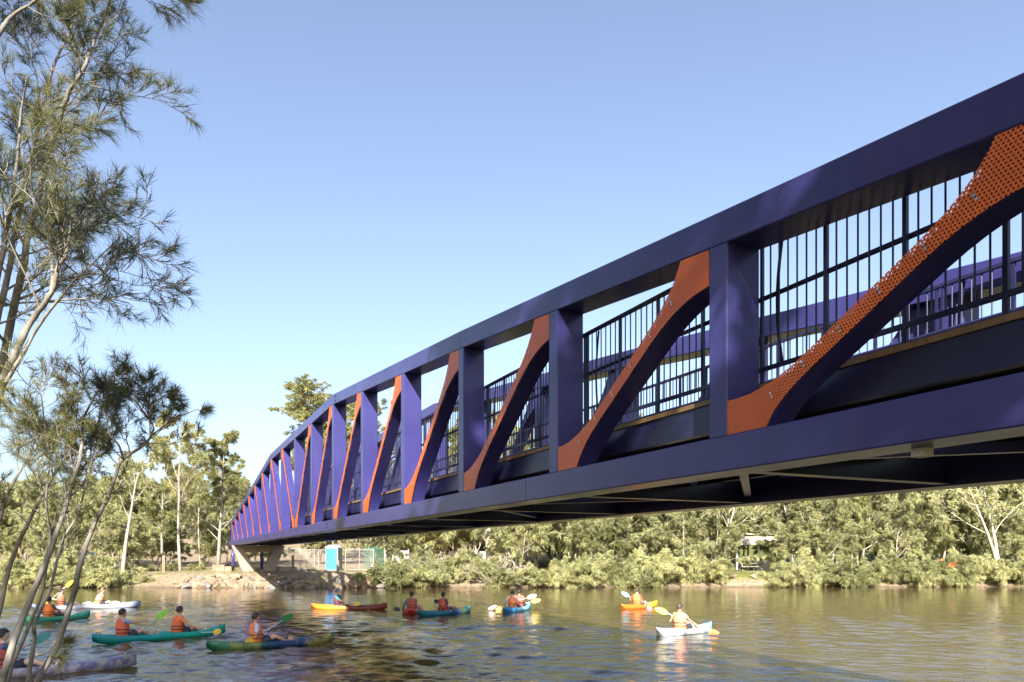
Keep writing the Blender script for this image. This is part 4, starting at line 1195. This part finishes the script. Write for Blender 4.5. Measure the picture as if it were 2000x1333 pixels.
def person(label, seat, rz, scale, skin, shirt, vest, hair, shorts, padl=None, hat=None, lean=0.0, turn=0.0, sleeves=0.6):
    """Seated paddler; padl: (tip A, tip B) in the world."""
    e = empty('person', tuple(seat), rz); e.scale = (scale,) * 3
    tag(e, label, 'person', 'paddlers in the kayaks')
    M = Matrix.LocRotScale(Vector(seat), Matrix.Rotation(rz, 3, 'Z').to_quaternion(), Vector((scale,) * 3)); inv = M.inverted()
    lx = lean
    def T(x, y, z): return Vector((x + lx * z, y, z))
    sh = {1: T(0.0, 0.175, 0.545), -1: T(0.0, -0.175, 0.545)}
    if padl is not None:
        A, B = inv @ padl[0], inv @ padl[1]
        mid = (A + B) / 2; dd = (B - A).normalized()
        if dd.y < 0: dd = -dd
        hands = {1: mid + dd * 0.34, -1: mid - dd * 0.34}
    else:
        dd = Vector((0, 1, 0)); hands = {1: Vector((0.42, 0.18, 0.30)), -1: Vector((0.42, -0.18, 0.30))}
    mb = MB()
    mb.loft([ell(lx * z + x, 0, z, rx, ry) for x, z, rx, ry in ((0.0, 0.0, 0.13, 0.17), (0.0, 0.10, 0.13, 0.165), (-0.01, 0.26, 0.105, 0.14), (-0.01, 0.42, 0.115, 0.165), (-0.005, 0.53, 0.10, 0.17), (0.0, 0.585, 0.07, 0.11), (0.005, 0.62, 0.055, 0.06), (0.01, 0.70, 0.05, 0.052))])
    hc = T(0.015, 0, 0.775)
    hm = Matrix.Rotation(turn, 4, 'Z')
    mb.ball(hc, (0.104, 0.083, 0.122), 16, 12, hm)
    mb.ball(hc + hm @ Vector((0.098, 0, -0.012)), (0.022, 0.014, 0.024), 8, 6)
    mb.ball(hc + hm @ Vector((0.082, 0, -0.055)), (0.02, 0.03, 0.012), 8, 6)
    for sy in (-1, 1): mb.ball(hc + hm @ Vector((-0.005, 0.078 * sy, -0.005)), (0.022, 0.012, 0.032), 8, 6)
    sleeve = MB()
    for sy in (-1, 1):
        S, H = sh[sy], hands[sy]
        v = H - S; reach = 0.56
        if v.length > reach: H = S + v.normalized() * reach; v = H - S
        mid_ = S + v * 0.5; bend = math.sqrt(max(0.0, 0.285 ** 2 - (v.length / 2) ** 2))
        pole = Vector((-0.25, 0.55 * sy, -0.8)); pole = (pole - v.normalized() * pole.dot(v.normalized())).normalized()
        E = mid_ + pole * bend
        mb.tube([S + Vector((0, -0.05 * sy, -0.01)), S, S.lerp(E, 0.5), E, E.lerp(H, 0.4), E.lerp(H, 0.85), H], [0.055, 0.055, 0.047, 0.039, 0.037, 0.026, 0.027], 10)
        # hand: palm, four curled fingers and a thumb round the shaft
        f = (H - E).normalized(); ax = dd; up = f.cross(ax)
        up = up.normalized() if up.length > 1e-3 else Vector((0, 0, 1))
        mb.ball(H + f * 0.02, (0.034, 0.034, 0.03), 8, 6)
        for q in range(4):
            b0 = H + f * 0.035 + ax * (q - 1.5) * 0.019
            ln = (0.9, 1.05, 1.0, 0.8)[q]
            mb.tube([b0, b0 + (f * 0.030 + up * 0.012) * ln, b0 + (f * 0.040 - up * 0.020) * ln, b0 + (f * 0.016 - up * 0.040) * ln], [0.0105, 0.010, 0.0095, 0.008], 6)
        mb.tube([H + ax * 0.026 * sy - up * 0.008, H + ax * 0.042 * sy + f * 0.02 - up * 0.024, H + ax * 0.026 * sy + f * 0.05 - up * 0.036], [0.013, 0.0115, 0.009], 6)
        if sleeves > 0:
            top = [S + Vector((0, -0.06 * sy, 0.0)), S + Vector((0, 0.0, 0.004)), S.lerp(E, 0.5), S.lerp(E, min(1, sleeves * 1.25))]
            rad = [0.07, 0.072, 0.063, 0.058]
            if sleeves > 0.9: top += [E.lerp(H, 0.45), E.lerp(H, 0.88)]; rad = [0.07, 0.07, 0.06, 0.05, 0.046, 0.036]
            sleeve.tube(top, rad, 10)
        hip = Vector((0.06, 0.09 * sy, 0.06)); knee = Vector((0.47, 0.15 * sy, 0.235)); ank = Vector((0.83, 0.12 * sy, 0.045))
        mb.tube([hip, hip.lerp(knee, 0.5), knee, knee.lerp(ank, 0.35), ank], [0.085, 0.074, 0.055, 0.052, 0.036], 10)
        mb.tube([ank + Vector((-0.03, 0, -0.02)), ank + Vector((0.06, 0, 0.01)), ank + Vector((0.10, 0, 0.10)), ank + Vector((0.10, 0.0, 0.16))], [0.04, 0.042, 0.038, 0.022], 8)
    remeshed(mb, 'body', cloth(skin, 'skin', 0.55), e, 0.0125)
    sleeve.loft([ell(lx * z - 0.005, 0, z, rx, ry) for z, rx, ry in ((0.10, 0.142, 0.176), (0.26, 0.125, 0.16), (0.42, 0.13, 0.18), (0.53, 0.112, 0.182), (0.59, 0.078, 0.115))])
    remeshed(sleeve, 'shirt', cloth(shirt, 'shirt_cloth'), e, 0.016, 2)
    # life vest with straps
    vb = MB()
    vb.loft([ell(lx * z - 0.005, 0, z, rx, ry, 20) for z, rx, ry in ((0.08, 0.165, 0.195), (0.10, 0.190, 0.222), (0.27, 0.172, 0.205), (0.40, 0.182, 0.218), (0.50, 0.168, 0.205), (0.57, 0.138, 0.168), (0.605, 0.105, 0.12), (0.612, 0.085, 0.09))])
    vo = vb.build('life_vest', cloth(vest, 'vest_nylon', 0.65), e, True)
    for z in (0.20, 0.30):
        MB().loft([ell(lx * z - 0.005, 0, z - 0.012, 0.191, 0.224, 20), ell(lx * z - 0.005, 0, z + 0.012, 0.191, 0.224, 20)]).build('strap', BLACK, vo, True)
    sb = MB()
    for sy in (-1, 1):
        hip = Vector((0.04, 0.09 * sy, 0.06)); knee = Vector((0.47, 0.15 * sy, 0.235))
        sb.tube([hip, hip.lerp(knee, 0.4), hip.lerp(knee, 0.72)], [0.105, 0.092, 0.085], 12)
    sb.loft([ell(0, 0, -0.02, 0.14, 0.18), ell(0, 0, 0.12, 0.145, 0.182)])
    remeshed(sb, 'shorts', cloth(shorts, 'shorts_cloth'), e, 0.018, 1)
    hb = MB()
    rows = []
    for i in range(9):
        ph = math.pi * 0.62 * i / 8
        row = []
        for k in range(18):
            t = 2 * math.pi * k / 18
            p = ph * (0.60 if math.cos(t) > 0.35 else (0.80 if math.cos(t) > -0.1 else 1.0))
            w = 1.09 + 0.03 * math.sin(k * 5.1 + i * 2.3)
            row.append(hc + hm @ Vector((0.107 * w * math.sin(max(p, 0.01)) * math.cos(t), 0.088 * w * math.sin(max(p, 0.01)) * math.sin(t), 0.126 * w * math.cos(p))))
        rows.append(row)
    hb.loft(rows, cap=False)
    hb.build('hair', cloth(hair, 'hair', 0.6), e, True)
    if hat is not None:
        cb = MB()
        cb.loft([[hc + hm @ Vector((0.118 * r_ * math.cos(2 * math.pi * k / 18), 0.095 * r_ * math.sin(2 * math.pi * k / 18), z)) for k in range(18)] for r_, z in ((1, 0.03), (1.0, 0.08), (0.8, 0.125), (0.35, 0.145))])
        cb.add([hc + hm @ Vector(p) for p in ((0.08, -0.07, 0.045), (0.19, -0.05, 0.03), (0.19, 0.05, 0.03), (0.08, 0.07, 0.045), (0.08, -0.07, 0.035), (0.19, -0.05, 0.02), (0.19, 0.05, 0.02), (0.08, 0.07, 0.035))], [(0,1,2,3),(7,6,5,4),(0,4,5,1),(1,5,6,2),(2,6,7,3),(3,7,4,0)])
        cb.build('cap', cloth(hat, 'cap_cloth'), e, True)
    return e

def crew(kay, sx, label, plabel, blades, tipA, tipB, scale=1.05, skin=SKIN_A, shirt=(0.6, 0.6, 0.6), vest=(0.72, 0.155, 0.04), hair=HAIR_D, shorts=(0.03, 0.03, 0.05), hat=None, lean=-0.05, turn=0.0, sleeves=0.6, shaft=(0.5, 0.5, 0.48), off=0.42, plen=2.1, nearer=None):
    """tipA, tipB: where the photograph shows the two blade tips."""
    e, c, rz = kay
    f = Vector((math.cos(rz), math.sin(rz), 0))
    seat = c + f * sx + Vector((0, 0, 0.075))
    m = seat + f * off * scale + Vector((0, 0, 0.34 * scale))
    A, B = px(*tipA, m.y), px(*tipB, m.y)
    flat = (B - A); 
    dy = math.sqrt(max(0.05, plen ** 2 - flat.length ** 2)) / 2
    if nearer is None: nearer = 'A' if f.x > 0 else 'B'
    sg = -1 if nearer == 'A' else 1
    A = px(*tipA, m.y + sg * dy); B = px(*tipB, m.y - sg * dy)
    paddle(plabel, A, B, blades, shaft)
    person(label, seat, rz, scale, skin, shirt, vest, hair, shorts, (A, B), hat, lean, turn, sleeves)
    return e
OR, OR2 = (0.72, 0.155, 0.04), (0.62, 0.12, 0.05)
k = kayak('kayak', 'long teal double kayak with two paddlers in orange vests', (180, 1258), (440, 1239), [(0, (0.005, 0.19, 0.22)), (0.5, (0.006, 0.24, 0.22)), (0.75, (0.008, 0.34, 0.25)), (1, (0.006, 0.26, 0.23))], seats=(-0.95, 0.75))
crew(k, -1.15, 'paddler with dark hair and grey sleeves in the stern of the teal kayak', 'paddle with bright green blade held by the teal kayak stern paddler', ((0.06, 0.26, 0.02), (0.14, 0.42, 0.01)), (232, 1262), (330, 1191), shirt=(0.30, 0.33, 0.48), vest=OR2, nearer='A')
crew(k, 0.45, 'paddler in orange shirt and vest in the bow of the teal kayak', 'paddle with yellow blade low beside the teal kayak bow', ((0.6, 0.4, 0.03), (0.7, 0.46, 0.04)), (352, 1238), (432, 1234), shirt=(0.75, 0.22, 0.09), nearer='B', skin=SKIN_A, lean=0.08)
k = kayak('kayak', 'green, blue and yellow mottled kayak in the middle foreground', (403, 1272), (651, 1256), [(0, (0.01, 0.10, 0.05)), (0.16, (0.03, 0.14, 0.06)), (0.24, (0.20, 0.22, 0.06)), (0.34, (0.01, 0.07, 0.05)), (0.55, (0.01, 0.035, 0.12)), (0.78, (0.01, 0.04, 0.12)), (0.90, (0.24, 0.20, 0.04)), (1, (0.025, 0.07, 0.035))], noise=0.16, seats=(-0.15,))
crew(k, -0.45, 'dark-haired paddler in an orange vest in the mottled green kayak', 'paddle with dark green raised blade and yellow lower blade', ((0.55, 0.34, 0.02), (0.015, 0.14, 0.03)), (478, 1258), (572, 1200), shirt=(0.45, 0.47, 0.58), nearer='A', vest=(0.75, 0.20, 0.06), shaft=(0.55, 0.6, 0.65))
k = kayak('kayak', 'purple and white kayak crossed by sapling stems at lower left', (-120, 1330), (236, 1305), [(0, (0.16, 0.13, 0.20)), (0.45, (0.42, 0.38, 0.43)), (0.60, (0.12, 0.10, 0.18)), (0.70, (0.36, 0.32, 0.37)), (0.82, (0.09, 0.085, 0.20)), (0.90, (0.30, 0.29, 0.28)), (1, (0.20, 0.195, 0.185))], noise=0.18, L=4.1, seats=(-0.3,))
crew(k, -0.55, 'paddler at the left edge in a blue shirt reaching forward', 'paddle with teal blade dipping beside the purple kayak', ((0.01, 0.16, 0.09), (0.02, 0.20, 0.19)), (-60, 1312), (100, 1238), shirt=(0.06, 0.12, 0.26), vest=(0.45, 0.08, 0.07), nearer='A', skin=SKIN_C, scale=1.08)
k = kayak('kayak', 'small green kayak behind the sapling stems, paddler in orange', (45, 1218), (176, 1207), [(0, (0.03, 0.24, 0.13)), (1, (0.05, 0.33, 0.20))], seats=(-0.2,))
crew(k, -0.35, 'paddler in a bright orange padded vest seen from behind in the small green kayak', 'white-shafted paddle lying across the small green kayak', ((0.7, 0.7, 0.68), (0.7, 0.7, 0.68)), (60, 1206), (150, 1196), shirt=(0.20, 0.10, 0.08), vest=(0.90, 0.20, 0.03), nearer='A', skin=SKIN_B, scale=1.03)
k = kayak('kayak', 'long white and pale blue kayak near the far left bank', (60, 1192), (275, 1186), [(0, (0.28, 0.33, 0.43)), (0.5, (0.42, 0.43, 0.48)), (0.85, (0.36, 0.41, 0.50)), (1, (0.10, 0.15, 0.26))], seats=(-0.9, 0.7))
crew(k, -1.1, 'paddler with yellow paddle in the stern of the long white kayak', 'paddle with raised yellow blade above the long white kayak', ((0.8, 0.5, 0.03), (0.85, 0.55, 0.02)), (80, 1188), (143, 1134), shirt=(0.70, 0.62, 0.55), vest=(0.78, 0.24, 0.12), nearer='A', skin=SKIN_C)
crew(k, 0.45, 'front paddler in white and orange leaning over in the long white kayak', 'white paddle held low at the front of the long white kayak', ((0.75, 0.72, 0.68), (0.80, 0.66, 0.55)), (160, 1180), (235, 1178), shirt=(0.75, 0.68, 0.62), vest=(0.85, 0.36, 0.18), nearer='A', skin=SKIN_C, hair=(0.16, 0.09, 0.05), lean=0.25)
k = kayak('kayak', 'yellow kayak with dark red bow passing below the rock bank', (608, 1190), (756, 1191), [(0, (0.60, 0.17, 0.02)), (0.25, (0.66, 0.32, 0.03)), (0.45, (0.60, 0.28, 0.06)), (0.52, (0.17, 0.045, 0.03)), (0.75, (0.20, 0.07, 0.04)), (1, (0.19, 0.02, 0.02))], noise=0.04)
crew(k, -0.55, 'paddler in a teal shirt, dark vest and white-fronted blue cap', 'paddle with yellow blade across the yellow and red kayak', ((0.80, 0.52, 0.03), (0.85, 0.55, 0.02)), (640, 1186), (704, 1179), shirt=(0.05, 0.42, 0.48), vest=(0.14, 0.04, 0.05), hat=(0.12, 0.22, 0.50), nearer='B', skin=SKIN_C, turn=-0.4)
k = kayak('kayak', 'red kayak seen stern-on beside the dark teal kayak', (800, 1204), (812, 1190), [(0, (0.50, 0.06, 0.05)), (1, (0.45, 0.08, 0.07))], L=3.0, W=0.95)
crew(k, -0.8, 'paddler with teal sleeves and dull red vest in the red kayak', 'dark paddle dipping left of the red kayak', ((0.10, 0.09, 0.09), (0.10, 0.09, 0.09)), (768, 1190), (826, 1192), shirt=(0.02, 0.20, 0.20), vest=(0.48, 0.10, 0.06), nearer='A', sleeves=0.95, skin=SKIN_B)
k = kayak('kayak', 'dark teal kayak with blue and yellow bow right of the red kayak', (815, 1205), (920, 1196), [(0, (0.01, 0.12, 0.14)), (0.5, (0.015, 0.14, 0.17)), (0.68, (0.02, 0.10, 0.40)), (0.78, (0.45, 0.52, 0.18)), (0.88, (0.03, 0.30, 0.28)), (1, (0.16, 0.10, 0.08))], noise=0.06)
crew(k, -0.1, 'paddler in a red vest and dark sleeves in the dark teal kayak', 'dark paddle angled down to the right of the dark teal kayak', ((0.05, 0.05, 0.07), (0.03, 0.04, 0.10)), (848, 1172), (892, 1201), shirt=(0.05, 0.04, 0.05), vest=(0.58, 0.08, 0.05), nearer='B', skin=SKIN_B)
k = kayak('kayak', 'cyan and white kayak with two close paddlers, heading away', (986, 1198), (1031, 1189), [(0, (0.03, 0.17, 0.38)), (0.22, (0.03, 0.20, 0.42)), (0.3, (0.25, 0.62, 0.72)), (0.7, (0.20, 0.58, 0.70)), (1, (0.15, 0.5, 0.65))], L=3.4, W=0.8, noise=0.03)
crew(k, -0.55, 'rear paddler in white sleeves and orange vest in the cyan kayak', 'pink-white paddle raised to the right from the cyan kayak', ((0.85, 0.50, 0.45), (0.88, 0.62, 0.55)), (954, 1190), (1048, 1163), shirt=(0.78, 0.74, 0.72), vest=(0.80, 0.22, 0.08), nearer='B', skin=SKIN_C)
crew(k, 0.35, 'front paddler with dark hair and red vest, half hidden in the cyan kayak', 'paddle with thin yellow blade just below the pink-white paddle', ((0.8, 0.5, 0.03), (0.86, 0.58, 0.02)), (968, 1190), (1056, 1172), shirt=(0.5, 0.2, 0.15), vest=(0.66, 0.11, 0.06), nearer='B', skin=SKIN_A)
k = kayak('kayak', 'orange kayak with yellow bow nearest the far right bank', (1211, 1192), (1286, 1185), [(0, (0.66, 0.15, 0.02)), (0.55, (0.68, 0.18, 0.02)), (0.72, (0.70, 0.36, 0.02)), (1, (0.68, 0.34, 0.03))], L=3.2, noise=0.04)
crew(k, -0.25, 'paddler in red shirt and orange vest in the orange kayak', 'paddle with light blue raised blade beside the orange kayak', ((0.22, 0.55, 0.78), (0.15, 0.25, 0.50)), (1214, 1157), (1277, 1194), shirt=(0.72, 0.09, 0.05), vest=(0.85, 0.24, 0.06), nearer='B', skin=SKIN_C, shaft=(0.75, 0.75, 0.75), hair=(0.05, 0.035, 0.025))
k = kayak('kayak', 'white and pale blue kayak in the right foreground, paddled away', (1286, 1243), (1386, 1233), [(0, (0.70, 0.70, 0.68)), (0.22, (0.62, 0.72, 0.74)), (0.32, (0.16, 0.17, 0.18)), (0.5, (0.42, 0.44, 0.44)), (0.72, (0.66, 0.70, 0.70)), (0.85, (0.22, 0.48, 0.66)), (1, (0.20, 0.46, 0.66))], L=2.9, noise=0.06)
crew(k, -0.25, 'paddler with bare arms and peach life vest in the right foreground', 'paddle with yellow blade raised left and orange blade low right', ((0.86, 0.50, 0.02), (0.88, 0.22, 0.02)), (1279, 1188), (1408, 1242), shirt=(0.42, 0.30, 0.24), vest=(0.86, 0.34, 0.15), nearer='B', skin=SKIN_A, shaft=(0.8, 0.8, 0.78), hair=(0.05, 0.035, 0.025), scale=1.08, sleeves=0.5)
for o in list(bpy.data.objects):
    if '_len' in o.keys(): del o['_len']
